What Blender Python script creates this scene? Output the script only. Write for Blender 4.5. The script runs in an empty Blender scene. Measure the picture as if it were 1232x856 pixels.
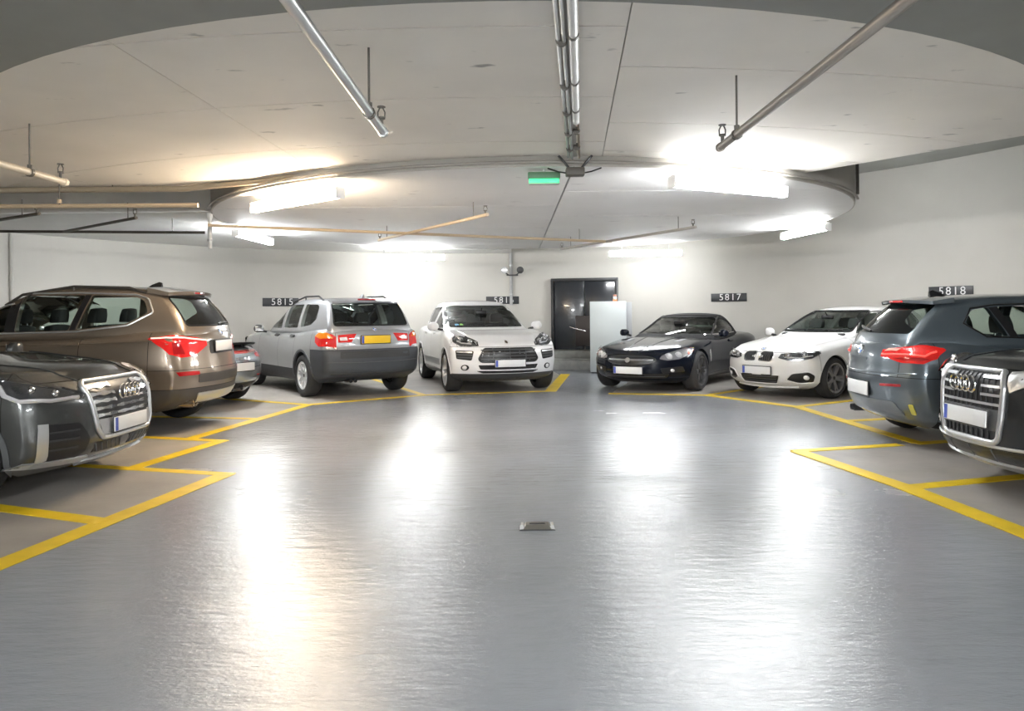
import bpy, bmesh, math, random
from mathutils import Vector, Matrix
from mathutils.bvhtree import BVHTree
random.seed(7)
PI = math.pi
R = math.radians
sc = bpy.context.scene
C = sc.collection

# ------------------------------------------------------------------ camera, world, exposure
cam_d = bpy.data.cameras.new('camera')
cam = bpy.data.objects.new('camera', cam_d); C.objects.link(cam)
cam.location = (0, 0, 1.391)
cam.rotation_euler = (R(90), R(0.5635), 0)
cam_d.sensor_width = 36
cam_d.lens = 900 / 1232 * 36
cam_d.shift_y = -(428 - 375.3) / 1232
cam_d.clip_start = 0.05
sc.camera = cam
wd = bpy.data.worlds.new('world'); sc.world = wd
wd.use_nodes = True
wd.node_tree.nodes['Background'].inputs[0].default_value = (0.8, 0.85, 0.9, 1)
wd.node_tree.nodes['Background'].inputs[1].default_value = 0.05
sc.view_settings.view_transform = 'Standard'
sc.view_settings.look = 'None'
sc.view_settings.gamma = 1
sc.view_settings.use_curve_mapping = False
sc.view_settings.exposure = 3.48
TUBE_COOL = 17.0     # emission strength of the fluorescent diffusers
TUBE_WARM = 11.5

# ------------------------------------------------------------------ materials
MATS = {}
def mat(name, col, rough=0.5, metal=0.0, coat=0.0, spec=0.5, emit=None, es=0.0, bump=None, var=None, spots=None):
    if name in MATS: return MATS[name]
    m = bpy.data.materials.new(name); m.use_nodes = True
    nt = m.node_tree; b = nt.nodes['Principled BSDF']
    b.inputs['Base Color'].default_value = (*col, 1)
    b.inputs['Roughness'].default_value = rough
    b.inputs['Metallic'].default_value = metal
    b.inputs['Specular IOR Level'].default_value = spec
    b.inputs['Coat Weight'].default_value = coat
    b.inputs['Coat Roughness'].default_value = 0.03
    if emit:
        b.inputs['Emission Color'].default_value = (*emit, 1); b.inputs['Emission Strength'].default_value = es
    if var or bump:
        tc = nt.nodes.new('ShaderNodeTexCoord')
    if var:      # (scale, amount): soft mottling of the paint itself
        n = nt.nodes.new('ShaderNodeTexNoise'); n.inputs['Scale'].default_value = var[0]; n.inputs['Detail'].default_value = 6
        nt.links.new(tc.outputs['Object'], n.inputs['Vector'])
        r = nt.nodes.new('ShaderNodeValToRGB')
        r.color_ramp.elements[0].position = 0.3; r.color_ramp.elements[1].position = 0.72
        r.color_ramp.elements[0].color = (*[c * (1 - var[1]) for c in col], 1)
        r.color_ramp.elements[1].color = (*[min(1, c * (1 + var[1] * .6)) for c in col], 1)
        nt.links.new(n.outputs['Fac'], r.inputs['Fac']); nt.links.new(r.outputs['Color'], b.inputs['Base Color'])
    if spots and var:    # (scale, amount): small pits and stains in the concrete
        mp = nt.nodes.new('ShaderNodeMapping'); mp.inputs['Scale'].default_value = (1.0, 2.2, 1.0); nt.links.new(tc.outputs['Object'], mp.inputs['Vector'])
        n4 = nt.nodes.new('ShaderNodeTexNoise'); n4.inputs['Scale'].default_value = spots[0]; n4.inputs['Detail'].default_value = 3
        nt.links.new(mp.outputs[0], n4.inputs['Vector'])
        r4 = nt.nodes.new('ShaderNodeMapRange'); r4.inputs[1].default_value = .69; r4.inputs[2].default_value = .76; r4.inputs[3].default_value = 0; r4.inputs[4].default_value = spots[1]
        nt.links.new(n4.outputs['Fac'], r4.inputs[0])
        mx = nt.nodes.new('ShaderNodeMix'); mx.data_type = 'RGBA'; mx.inputs[7].default_value = (*[c * .25 for c in col], 1)
        nt.links.new(r4.outputs[0], mx.inputs[0]); nt.links.new(r.outputs['Color'], mx.inputs[6]); nt.links.new(mx.outputs[2], b.inputs['Base Color'])
    if bump:     # (scale, strength)
        n2 = nt.nodes.new('ShaderNodeTexNoise'); n2.inputs['Scale'].default_value = bump[0]; n2.inputs['Detail'].default_value = 4
        nt.links.new(tc.outputs['Object'], n2.inputs['Vector'])
        bp = nt.nodes.new('ShaderNodeBump'); bp.inputs['Strength'].default_value = bump[1]; bp.inputs['Distance'].default_value = 0.01
        nt.links.new(n2.outputs['Fac'], bp.inputs['Height']); nt.links.new(bp.outputs['Normal'], b.inputs['Normal'])
    MATS[name] = m
    return m
def glass(name, tint, ior=1.5):
    if name in MATS: return MATS[name]
    m = bpy.data.materials.new(name); m.use_nodes = True
    nt = m.node_tree; nt.nodes.clear()
    o = nt.nodes.new('ShaderNodeOutputMaterial'); mx = nt.nodes.new('ShaderNodeMixShader')
    t = nt.nodes.new('ShaderNodeBsdfTransparent'); g = nt.nodes.new('ShaderNodeBsdfGlossy'); f = nt.nodes.new('ShaderNodeFresnel')
    t.inputs[0].default_value = (*tint, 1); g.inputs['Roughness'].default_value = 0.01; f.inputs['IOR'].default_value = ior
    nt.links.new(f.outputs[0], mx.inputs[0]); nt.links.new(t.outputs[0], mx.inputs[1]); nt.links.new(g.outputs[0], mx.inputs[2])
    nt.links.new(mx.outputs[0], o.inputs[0]); MATS[name] = m
    return m
def paint(name, col, metal=0.6, rough=0.32, coat=1.0, spec=.5):
    return mat(name, col, rough, metal, coat=coat, spec=spec)
M_CHROME = mat('chrome', (.82, .82, .83), .12, 1.0)
M_SILV = mat('satin_silver', (.66, .67, .68), .32, .85)
M_BLACK = mat('black_trim', (.012, .012, .013), .28)
M_PLAS = mat('black_plastic', (.03, .031, .033), .55)
M_DGREY = mat('dark_grey_plastic', (.075, .08, .085), .5)
M_CORE = mat('underbody', (.008, .008, .009), .8)
M_RUB = mat('rubber', (.022, .022, .023), .75, bump=(60, .25))
M_SEAT = mat('seat_fabric', (.022, .022, .023), .7)
M_DISC = mat('brake_steel', (.35, .35, .35), .35, 1.0)
M_RED = mat('red_lens', (.48, .010, .010), .08, coat=1, emit=(1, .03, .02), es=.015)
M_REDD = mat('dark_red_lens', (.3, .006, .008), .08, coat=1)
M_AMB = mat('amber_lens', (.8, .22, .015), .1, coat=1)
M_CLR = mat('clear_lens', (.82, .82, .83), .12, .2, coat=1)
M_LAMP = mat('lamp_housing', (.1, .105, .11), .18, .6, coat=1)
M_PLATE = mat('plate_white', (.72, .73, .74), .4)
M_PLATEY = mat('plate_yellow', (.8, .52, .02), .4)
M_BLUE = mat('plate_blue', (.06, .1, .45), .4)
M_BBLUE = mat('badge_blue', (.05, .2, .6), .3)
M_WHITE = mat('white_enamel', (.8, .8, .8), .3)
G_CLEAR = glass('window_glass', (.72, .80, .76))
G_DARK = glass('tinted_glass', (.42, .46, .45))
G_LENS = glass('lens_glass', (.96, .96, .97), 1.3)

# ------------------------------------------------------------------ object helpers
def obj(name, me, m=None, parent=None, smooth=None):
    o = bpy.data.objects.new(name, me); C.objects.link(o)
    if m is not None and not me.materials: me.materials.append(m)
    if parent is not None: o.parent = parent
    return o
def bm_mesh(bm, name, smooth=None):
    me = bpy.data.meshes.new(name)
    bm.normal_update()
    if smooth is not None:
        for f in bm.faces: f.smooth = True
    bm.to_mesh(me); bm.free()
    if smooth is not None and smooth < 180: me.set_sharp_from_angle(angle=R(smooth))
    return me
def pyd(name, vs, fs, smooth=None):
    me = bpy.data.meshes.new(name); me.from_pydata([tuple(v) for v in vs], [], fs); me.update()
    if smooth is not None:
        me.polygons.foreach_set('use_smooth', [True] * len(me.polygons))
        if smooth < 180: me.set_sharp_from_angle(angle=R(smooth))
    return me
def thing(name, label, cat, loc=(0, 0, 0), rz=0, group=None):
    o = bpy.data.objects.new(name, None); C.objects.link(o)
    o.empty_display_size = .2
    o.location = loc; o.rotation_euler = (0, 0, rz); o['label'] = label; o['category'] = cat
    if group: o['group'] = group
    return o
def tag(o, label, cat, group=None):
    o['label'] = label; o['category'] = cat
    if group: o['group'] = group
    return o
def struct(o, label=None):
    o['kind'] = 'structure'
    if label: o['label'] = label
    return o
def box_me(name, lo, hi, bev=0.0, seg=2):
    bm = bmesh.new()
    bmesh.ops.create_cube(bm, size=1)
    for v in bm.verts:
        v.co = Vector([(lo[i] + hi[i]) / 2 + v.co[i] * (hi[i] - lo[i]) for i in range(3)])
    if bev > 0:
        bmesh.ops.bevel(bm, geom=list(bm.edges), offset=bev, segments=seg, affect='EDGES', profile=.5)
    return bm_mesh(bm, name, 40 if bev else None)
def tube_geo(pts, r, n=8, closed=False):
    pts = [Vector(p) for p in pts]; N = len(pts); vs = []; fs = []
    up = Vector((0, 0, 1))
    prev = None
    for i, p in enumerate(pts):
        if closed: d = pts[(i + 1) % N] - pts[i - 1]
        else: d = pts[min(i + 1, N - 1)] - pts[max(i - 1, 0)]
        d.normalize()
        if prev is None:
            a = d.cross(up)
            if a.length < .05: a = d.cross(Vector((1, 0, 0)))
        else:
            a = prev - d * prev.dot(d)
            if a.length < 1e-4: a = d.cross(up)
        a.normalize(); prev = a; b = d.cross(a)
        rr = r[i] if isinstance(r, (list, tuple)) else r
        for k in range(n):
            t = 2 * PI * k / n; vs.append(p + a * math.cos(t) * rr + b * math.sin(t) * rr)
    m = N if closed else N - 1
    for i in range(m):
        for k in range(n):
            j = (i + 1) % N; k2 = (k + 1) % n
            fs.append((i * n + k, i * n + k2, j * n + k2, j * n + k))
    if not closed:
        fs.append(tuple(range(n - 1, -1, -1))); fs.append(tuple(range((N - 1) * n, N * n)))
    return vs, fs
def tube(name, pts, r, m, parent=None, n=8, closed=False):
    vs, fs = tube_geo(pts, r, n, closed)
    return obj(name, pyd(name, vs, fs, 50), m, parent)
def join_geo(parts):
    V = []; F = []
    for vs, fs in parts:
        o = len(V); V += list(vs); F += [tuple(i + o for i in f) for f in fs]
    return V, F
def box_geo(lo, hi, M=None):
    vs = [Vector((x, y, z)) for x in (lo[0], hi[0]) for y in (lo[1], hi[1]) for z in (lo[2], hi[2])]
    if M: vs = [M @ v for v in vs]
    return vs, [(0, 1, 3, 2), (4, 6, 7, 5), (0, 4, 5, 1), (2, 3, 7, 6), (0, 2, 6, 4), (1, 5, 7, 3)]
def lathe_geo(prof, n=32, axis='y'):
    vs = []; fs = []; m = len(prof)
    for i in range(n):
        t = 2 * PI * i / n
        for (r, h) in prof: vs.append(Vector((r * math.cos(t), h, r * math.sin(t))) if axis == 'y' else (Vector((r * math.cos(t), r * math.sin(t), h)) if axis == 'z' else Vector((h, r * math.cos(t), r * math.sin(t)))))
    for i in range(n):
        j = (i + 1) % n
        for k in range(m - 1): fs.append((i * m + k, i * m + k + 1, j * m + k + 1, j * m + k))
    return vs, fs
def curve(pts):
    pts = sorted(pts); xs = [p[0] for p in pts]; ys = [p[1] for p in pts]; n = len(xs)
    ds = []
    for i in range(n):
        if i == 0: ds.append((ys[1] - ys[0]) / (xs[1] - xs[0]) if n > 1 else 0)
        elif i == n - 1: ds.append((ys[-1] - ys[-2]) / (xs[-1] - xs[-2]))
        else:
            a = (ys[i] - ys[i - 1]) / (xs[i] - xs[i - 1]); b = (ys[i + 1] - ys[i]) / (xs[i + 1] - xs[i])
            w1 = xs[i + 1] - xs[i]; w0 = xs[i] - xs[i - 1]
            ds.append(0 if a * b < 0 else (a * w1 + b * w0) / (w0 + w1))
    def f(x):
        if x <= xs[0]: return ys[0]
        if x >= xs[-1]: return ys[-1]
        i = 0
        while x > xs[i + 1]: i += 1
        h = xs[i + 1] - xs[i]; t = (x - xs[i]) / h
        return ((2 * t**3 - 3 * t**2 + 1) * ys[i] + (t**3 - 2 * t**2 + t) * h * ds[i] + (-2 * t**3 + 3 * t**2) * ys[i + 1] + (t**3 - t**2) * h * ds[i + 1])
    return f

# ------------------------------------------------------------------ the room
ZL, ZN, ZC = 2.80, 2.90, 4.10       # round slab, near slab, ceiling behind them
CX, CY, CR = 0.0, 8.9, 9.3          # round end wall
DX, DY, DR = 0.30, 12.0, 4.75       # round slab
YB = -9.0                           # end of the hall behind the viewer
def mk_floor():
    m = bpy.data.materials.new('floor_resin'); m.use_nodes = True
    nt = m.node_tree; b = nt.nodes['Principled BSDF']; L = nt.links
    tc = nt.nodes.new('ShaderNodeTexCoord')
    n1 = nt.nodes.new('ShaderNodeTexNoise'); n1.inputs['Scale'].default_value = .55; n1.inputs['Detail'].default_value = 7
    L.new(tc.outputs['Object'], n1.inputs['Vector'])
    r1 = nt.nodes.new('ShaderNodeValToRGB')
    r1.color_ramp.elements[0].position = .3; r1.color_ramp.elements[1].position = .7
    r1.color_ramp.elements[0].color = (.285, .305, .34, 1); r1.color_ramp.elements[1].color = (.355, .377, .415, 1)
    L.new(n1.outputs['Fac'], r1.inputs['Fac']); L.new(r1.outputs['Color'], b.inputs['Base Color'])
    b.inputs['Specular IOR Level'].default_value = .75
    b.inputs['Coat Weight'].default_value = .4; b.inputs['Coat Roughness'].default_value = .17
    # roller marks: long ripples across the hall plus fine grit
    mp = nt.nodes.new('ShaderNodeMapping'); mp.inputs['Scale'].default_value = (1.0, 3.0, 1.0)
    L.new(tc.outputs['Object'], mp.inputs['Vector'])
    n2 = nt.nodes.new('ShaderNodeTexNoise'); n2.inputs['Scale'].default_value = 4.2; n2.inputs['Detail'].default_value = 8; n2.inputs['Roughness'].default_value = .62
    L.new(mp.outputs[0], n2.inputs['Vector'])
    n3 = nt.nodes.new('ShaderNodeTexNoise'); n3.inputs['Scale'].default_value = 42; n3.inputs['Detail'].default_value = 3
    L.new(mp.outputs[0], n3.inputs['Vector'])
    gp = nt.nodes.new('ShaderNodeMapRange'); gp.inputs[1].default_value = .48; gp.inputs[2].default_value = .66; gp.inputs[3].default_value = .03; gp.inputs[4].default_value = .34
    n5 = nt.nodes.new('ShaderNodeTexNoise'); n5.inputs['Scale'].default_value = .9; n5.inputs['Detail'].default_value = 5
    L.new(tc.outputs['Object'], n5.inputs['Vector']); L.new(n5.outputs['Fac'], gp.inputs[0])
    mx = nt.nodes.new('ShaderNodeMath'); mx.operation = 'MULTIPLY_ADD'; L.new(gp.outputs[0], mx.inputs[1])
    L.new(n3.outputs['Fac'], mx.inputs[0]); L.new(n2.outputs['Fac'], mx.inputs[2])
    bp = nt.nodes.new('ShaderNodeBump'); bp.inputs['Strength'].default_value = .48; bp.inputs['Distance'].default_value = .016
    L.new(mx.outputs[0], bp.inputs['Height']); L.new(bp.outputs['Normal'], b.inputs['Normal']); L.new(bp.outputs['Normal'], b.inputs['Coat Normal'])
    r2 = nt.nodes.new('ShaderNodeMapRange'); r2.inputs[1].default_value = .3; r2.inputs[2].default_value = .7; r2.inputs[3].default_value = .21; r2.inputs[4].default_value = .28
    L.new(n1.outputs['Fac'], r2.inputs[0]); L.new(r2.outputs[0], b.inputs['Roughness'])
    return m
M_FLOOR = mk_floor()
M_BAY = mat('bay_concrete', (.34, .32, .295), .5, var=(1.6, .22), bump=(14, .25))
M_YEL = mat('yellow_road_paint', (.80, .56, .015), .45, var=(5, .12))
M_WALL = mat('wall_paint', (.535, .52, .48), .7, var=(.7, .07), bump=(5, .12))
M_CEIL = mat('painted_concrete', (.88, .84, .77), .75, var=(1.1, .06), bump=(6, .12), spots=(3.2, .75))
M_CEIL2 = mat('dimmed_concrete', (.31, .315, .29), .8, var=(1.3, .1), bump=(6, .15))  # darker tone carries the near ceiling's weaker lamp light in its colour
M_FASC = mat('fascia_concrete', (.46, .44, .40), .8, var=(2, .08))
M_DISCM = mat('round_slab_paint', (.76, .755, .745), .7, var=(1.0, .05), bump=(6, .1), spots=(3.0, .4))
M_PIPE = mat('cream_pipe', (.55, .43, .29), .4)
M_PIPED = mat('dark_pipe', (.10, .09, .075), .45)
M_GALV = mat('galvanised_steel', (.55, .56, .56), .35, .9)
M_WPIPE = mat('white_conduit', (.78, .78, .76), .35)

def wall_xy(n=192):
    pts = [(CX + CR, YB)]
    for i in range(n + 1):
        t = PI * i / n; pts.append((CX + CR * math.cos(t), CY + CR * math.sin(t)))
    pts.append((CX - CR, YB))
    return pts
def extrude_wall(name, pts, z0, z1, m, out=.2):
    vs = []; fs = []
    for (x, y) in pts: vs += [(x, y, z0), (x, y, z1)]
    for i in range(len(pts) - 1): fs.append((2 * i, 2 * i + 1, 2 * i + 3, 2 * i + 2))
    me = pyd(name, vs, fs)
    o = obj(name, me, m)
    md = o.modifiers.new('s', 'SOLIDIFY'); md.thickness = out; md.offset = -1
    return o
w = wall_xy()
struct(extrude_wall('wall_right', w[:64], 0, ZC, M_WALL), 'off-white painted concrete wall curving behind the cars on the right')
struct(extrude_wall('wall_back', w[63:133], 0, ZC, M_WALL), 'pale curved concrete end wall behind the parked cars')
struct(extrude_wall('wall_left', w[132:], 0, ZC, M_WALL), 'pale grey concrete wall behind the cars on the left')
struct(extrude_wall('wall_rear', [(CX - CR, YB), (CX + CR, YB)], 0, ZC, M_WALL))
# floor: painted aisle with bay concrete lying either side
floor = obj('floor', pyd('floor', [(x, y, z) for z in (-.2, 0) for (x, y) in ((-9.6, YB - .3), (9.6, YB - .3), (9.6, 18.5), (-9.6, 18.5))],
            [(3, 2, 1, 0), (4, 5, 6, 7), (0, 1, 5, 4), (1, 2, 6, 5), (2, 3, 7, 6), (3, 0, 4, 7)]), M_FLOOR)
struct(floor, 'glossy grey resin coated garage floor')
def flat(name, pts, z0, z1, m, parent=None):
    n = len(pts)
    vs = [(x, y, z0) for x, y in pts] + [(x, y, z1) for x, y in pts]
    fs = [tuple(range(n - 1, -1, -1)), tuple(range(n, 2 * n))] + [(i, (i + 1) % n, n + (i + 1) % n, n + i) for i in range(n)]
    me = pyd(name, vs, fs)
    bm = bmesh.new(); bm.from_mesh(me); bmesh.ops.recalc_face_normals(bm, faces=bm.faces); bm.to_mesh(me); bm.free()
    return obj(name, me, m, parent)
def arcpts(a0, a1, n=16, r=CR - .02):
    return [(CX + r * math.cos(R(a0 + (a1 - a0) * i / n)), CY + r * math.sin(R(a0 + (a1 - a0) * i / n))) for i in range(n + 1)]
flat('bay_floor', [(-2.88, 4.19), (-2.54, 6.45), (-3.45, 6.72), (-3.22, 8.22), (-3.62, 8.36), (-3.13, 11.42), (-1.5, 12.6), (.65, 13.02), (1.05, 15.9), (.9, 17.9)] + arcpts(95, 180) + [(-9.25, YB + .05), (-4.2, YB + .05), (-3.3, 1.0)], .0, .002, M_BAY, floor)
flat('bay_floor', [(3.11, 4.57), (2.98, 0), (2.98, YB + .05), (9.25, YB + .05)] + arcpts(0, 76) + [(2.75, 16.2), (1.64, 12.54), (3.16, 12.15), (4.03, 10.6), (4.15, 7.7), (2.8, 7.28), (3.03, 5.79)], .0, .002, M_BAY, floor)
def line(a, b, w=.13):
    a = Vector(a); b = Vector(b); d = (b - a).normalized(); n = Vector((-d.y, d.x)) * w / 2; e = d * w * .3
    flat('yellow_line', [tuple(a - e + n), tuple(a - e - n), tuple(b + e - n), tuple(b + e + n)], .002, .0035 + .0002 * (len(floor.children) % 30), M_YEL, floor)
for a, b, wd_ in [((-3.25, 1.8), (-2.883, 4.192), .17), ((-2.883, 4.192), (-2.51, 6.47), .17), ((-2.48, 6.5), (-5.2, 7.28), .12), ((-3.469, 6.761), (-3.212, 8.223), .15),
                 ((-5.3, 8.86), (-3.212, 8.223), .12), ((-3.624, 8.354), (-3.12, 11.40), .15), ((-5.2, 10.3), (-3.40, 9.93), .12), ((-5.3, 6.06), (-2.798, 5.052), .14),
                 ((-5.4, 12.7), (-3.118, 11.404), .12), ((-3.118, 11.404), (-1.5, 12.6), .13), ((-3.2, 16.3), (-1.512, 12.602), .12), ((-1.512, 12.602), (.637, 13.023), .11),
                 ((.66, 13.021), (1.15, 16.4), .2), ((1.644, 12.536), (3.16, 12.154), .12), ((3.16, 12.154), (5.6, 14.46), .12), ((3.16, 12.154), (4.028, 10.604), .15),
                 ((4.028, 10.604), (6.6, 12.18), .12), ((4.028, 10.604), (4.147, 7.706), .14), ((4.08, 9.21), (6.4, 9.8), .12), ((2.766, 7.293), (3.892, 7.576), .12),
                 ((4.147, 7.65), (6.5, 8.3), .12), ((2.78, 7.24), (3.028, 5.787), .16), ((3.028, 5.787), (3.125, 4.573), .17), ((3.125, 4.573), (3.3, 1.5), .17), ((3.1, 5.79), (6.2, 6.70), .13)]:
    line(a, b, wd_)
# ceilings
def slab(name, pts, z, th, m, lab=None):
    o = flat(name, pts, z, z + th, m)
    if lab: struct(o, lab)
    else: struct(o)
    return o
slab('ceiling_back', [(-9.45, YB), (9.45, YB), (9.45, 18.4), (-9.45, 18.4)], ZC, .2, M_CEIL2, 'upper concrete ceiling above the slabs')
# near slab, cast in panels that show as joints
near = bpy.data.objects.new('ceiling', None); C.objects.link(near); near['kind'] = 'structure'; near['label'] = 'off-white concrete ceiling slab cast in wide panels'
RC = 16.0
EDGE = [(3.04, 8.6), (4.5, 6.62), (9.3, .2)]
def panel(r0, r1, xa, xb):
    # ring cell about (0, RC) between two joints, clipped to the slab outline; drawn a little short so the joints stay open
    n = 48; g = .0068; a0, a1 = -.98, .9
    r0 += g; r1 -= g
    bm = bmesh.new()
    o_ = [bm.verts.new((r1 * math.sin(a0 + (a1 - a0) * i / n), RC - r1 * math.cos(a0 + (a1 - a0) * i / n), ZN)) for i in range(n + 1)]
    i_ = [bm.verts.new((r0 * math.sin(a0 + (a1 - a0) * i / n), RC - r0 * math.cos(a0 + (a1 - a0) * i / n), ZN)) for i in range(n + 1)]
    for i in range(n): bm.faces.new((o_[i], i_[i], i_[i + 1], o_[i + 1]))
    dirv = Vector((9.3 - 3.04, .2 - 8.6, 0)).normalized(); nn = Vector((-dirv.y, dirv.x, 0))
    if nn.x < 0: nn = -nn
    cl = [(Vector((3.04, 8.6, 0)), nn), (Vector((0, 8.72, 0)), Vector((0, 1, 0))), (Vector((-9.3, 0, 0)), Vector((-1, 0, 0)))]
    # joints run along the hall: x = x0 + k (y - 5)
    if xa: cl.append((Vector((xa[0] + g * .5, 5, 0)), Vector((-1, xa[1], 0))))
    if xb: cl.append((Vector((xb[0] - g * .5, 5, 0)), Vector((1, -xb[1], 0))))
    for co, no in cl:
        bmesh.ops.bisect_plane(bm, geom=list(bm.verts) + list(bm.edges) + list(bm.faces), plane_co=co, plane_no=no, clear_outer=True)
    if not bm.faces: bm.free(); return
    r = bmesh.ops.extrude_face_region(bm, geom=list(bm.faces))
    for v in r['geom']:
        if isinstance(v, bmesh.types.BMVert): v.co.z += .025
    bmesh.ops.recalc_face_normals(bm, faces=bm.faces)
    obj('ceiling_panel', bm_mesh(bm, 'ceiling_panel'), M_CEIL, near)
JL, JR = (-2.17, .04), (.71, .08)
for rr in [(6.9, 9.37), (9.37, 10.75), (10.75, 12.05), (12.05, 13.6)]:
    panel(rr[0], rr[1], None, JL); panel(rr[0], rr[1], JL, JR)
for rr in [(6.9, 9.0), (9.0, 10.05), (10.05, 11.4), (11.4, 13.6)]:
    panel(rr[0], rr[1], JR, None)
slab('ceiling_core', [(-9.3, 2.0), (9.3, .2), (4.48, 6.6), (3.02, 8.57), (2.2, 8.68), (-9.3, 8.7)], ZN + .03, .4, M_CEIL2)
# nearer slab coloured darker for its distance from the lamps, with a round front edge, and one nearer still
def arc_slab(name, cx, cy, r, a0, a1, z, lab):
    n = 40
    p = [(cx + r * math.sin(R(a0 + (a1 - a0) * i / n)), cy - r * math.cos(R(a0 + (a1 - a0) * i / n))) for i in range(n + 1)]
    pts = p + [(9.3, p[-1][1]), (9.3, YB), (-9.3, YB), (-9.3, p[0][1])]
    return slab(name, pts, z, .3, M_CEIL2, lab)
arc_slab('ceiling_near', 0, 9.0, 5.42, -72, 70, ZN - .02, 'grey concrete ceiling nearest the viewer with a round edge, its dimness put in the colour')
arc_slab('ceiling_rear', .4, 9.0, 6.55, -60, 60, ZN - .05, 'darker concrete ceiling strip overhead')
# slab on the left beyond the disc
slab('ceiling_left', [(-9.3, 10.4), (-3.9, 10.4), (-4.0, 14.5), (-2.5, 16.6), (0, 17.3), (0, 18.3), (-9.3, 18.3)], ZL + .02, .55, mat('left_slab_paint', (.82, .82, .80), .75, var=(1, .05)), 'pale concrete soffit above the left row of cars')
# round slab: rim ring plus cast strips split by a long joint
disc = bpy.data.objects.new('ceiling_disc', None); C.objects.link(disc); disc['kind'] = 'structure'; disc['label'] = 'large round lowered ceiling slab ringed by lamps'
def disc_strip(x0, x1, y0, y1):
    n = 96; g = .009
    bm = bmesh.new()
    vs = [bm.verts.new((DX + (DR - .02) * math.cos(2 * PI * i / n), DY + (DR - .02) * math.sin(2 * PI * i / n), ZL)) for i in range(n)]
    bm.faces.new(vs)
    for co, no in [((x0 + g, 0, 0), (-1, 0, 0)), ((x1 - g, 0, 0), (1, 0, 0)), ((0, y0 + g, 0), (0, -1, 0)), ((0, y1 - g, 0), (0, 1, 0))]:
        bmesh.ops.bisect_plane(bm, geom=list(bm.verts) + list(bm.edges) + list(bm.faces), plane_co=co, plane_no=no, clear_outer=True)
    if not bm.faces: bm.free(); return
    r = bmesh.ops.extrude_face_region(bm, geom=list(bm.faces))
    for v in r['geom']:
        if isinstance(v, bmesh.types.BMVert): v.co.z += .09
    bmesh.ops.recalc_face_normals(bm, faces=bm.faces)
    obj('ceiling_panel', bm_mesh(bm, 'ceiling_panel'), M_DISCM, disc)
for y0, y1 in ((7, 9.95), (9.95, 12.5), (12.5, 15.4), (15.4, 17)): disc_strip(-5, .62, y0, y1)
for y0, y1 in ((7, 8.8), (8.8, 11.1), (11.1, 13.9), (13.9, 17)): disc_strip(.62, 5.2, y0, y1)
vs, fs = lathe_geo([(DR - .15, ZL + .02), (DR - .02, ZL - .0), (DR - .005, ZL + .0), (DR, ZL + .01), (DR, ZC - .01)], 96, 'z')
rim = obj('fascia', pyd('fascia', [(v.x + DX, v.y + DY, v.z) for v in vs], fs, 40), M_FASC, disc)
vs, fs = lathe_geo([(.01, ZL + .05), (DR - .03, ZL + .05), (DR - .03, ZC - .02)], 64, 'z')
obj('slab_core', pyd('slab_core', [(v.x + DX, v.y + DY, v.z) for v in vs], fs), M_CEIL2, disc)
def rimp(a, r=DR, z=ZL):   # angle a from the viewer's side, positive to the right
    return (DX + r * math.sin(R(a)), DY - r * math.cos(R(a)), z)
# conduits that follow the rim
tag(tube('rim_pipe', [rimp(a, DR + .03, ZL + .035) for a in range(-66, 66, 3)], .016, mat('rim_pipe_grey', (.33, .31, .28), .5)), 'thin grey pipe following the near edge of the round slab', 'pipe')
P1 = thing('supply_pipe', 'long cream pipe along the edge of the near ceiling slab', 'pipe', (-9.2, 8.62, 2.855))
tube('pipe', [(0, .0, 0), (5.4, .05, .0), (6.4, -.28, .02), (7.2, -.72, .03), (7.8, -.98, .03)], .035, mat('brown_pipe', (.36, .30, .22), .45), P1)
for x in (1.4, 3.0, 4.6): tube('hanger_rod', [(x, .02, .03), (x, .02, .13)], .006, M_PIPED, P1, 6)
P2 = thing('sprinkler_main', 'cream pipe running left of the round slab on a thin hanger', 'pipe', (-9.2, 8.1, 2.6))
tube('pipe', [(0, 0, 0), (5.75, .15, 0)], .024, M_PIPE, P2)
tube('hanger_rod', [(4.25, .1, 0), (4.25, .1, .32)], .006, M_PIPED, P2, 6)
tube('bracket', [(4.25, .1, .03), (4.25, .1, .07)], .025, M_PIPE, P2, 8)

def lamp(x, y, z, rz, L, warm, label, k=1.0):
    t = thing('fluorescent_lamp', label, 'lamp', (x, y, z), rz, 'tube lamps around the round slab')
    e = mat('tube_warm', (1, .93, .82), .5, emit=(1, .80, .58), es=TUBE_WARM) if warm else mat('tube_cool_%02d' % int(k * 100), (1, 1, 1), .5, emit=(.965, .985, 1.0), es=TUBE_COOL * k)
    obj('housing', box_me('housing', (-L / 2, -.028, .046), (L / 2, .028, .085), .006), M_WHITE, t)
    vs, fs = [], []
    n = 14
    n = 20; prof = [(.052 * math.cos(a), .008 + .05 * math.sin(a)) for a in [R(50) - R(280) * i / n for i in range(n + 1)]]
    for xx in (-L / 2 + .012, L / 2 - .012):
        for (yy, zz) in prof: vs.append((xx, yy, zz))
    k = n + 1
    for i in range(n): fs.append((i, i + 1, k + i + 1, k + i))
    fs.append(tuple(range(k))); fs.append(tuple(range(2 * k - 1, k - 1, -1)))
    me = pyd('diffuser', vs, fs, 60)
    obj('diffuser', me, e, t)
    for s in (-1, 1):
        obj('end_cap', box_me('end_cap', (s * L / 2 - .012, -.055, -.046), (s * L / 2 + .012, .055, .07), .006), M_WHITE, t)
        tube('mount', [(s * L * .32, 0, .08), (s * L * .32, 0, ZL - z + .004)], .01, M_GALV, t, 6)
    return t
lamp(2.27, 7.72, 2.64, R(28), 1.55, False, 'bright cool tube lamp on the near right rim of the round slab', .55)
lamp(-2.42, 8.36, 2.64, R(-40), 1.65, True, 'warm glowing tube lamp on the near left rim of the round slab')
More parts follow.
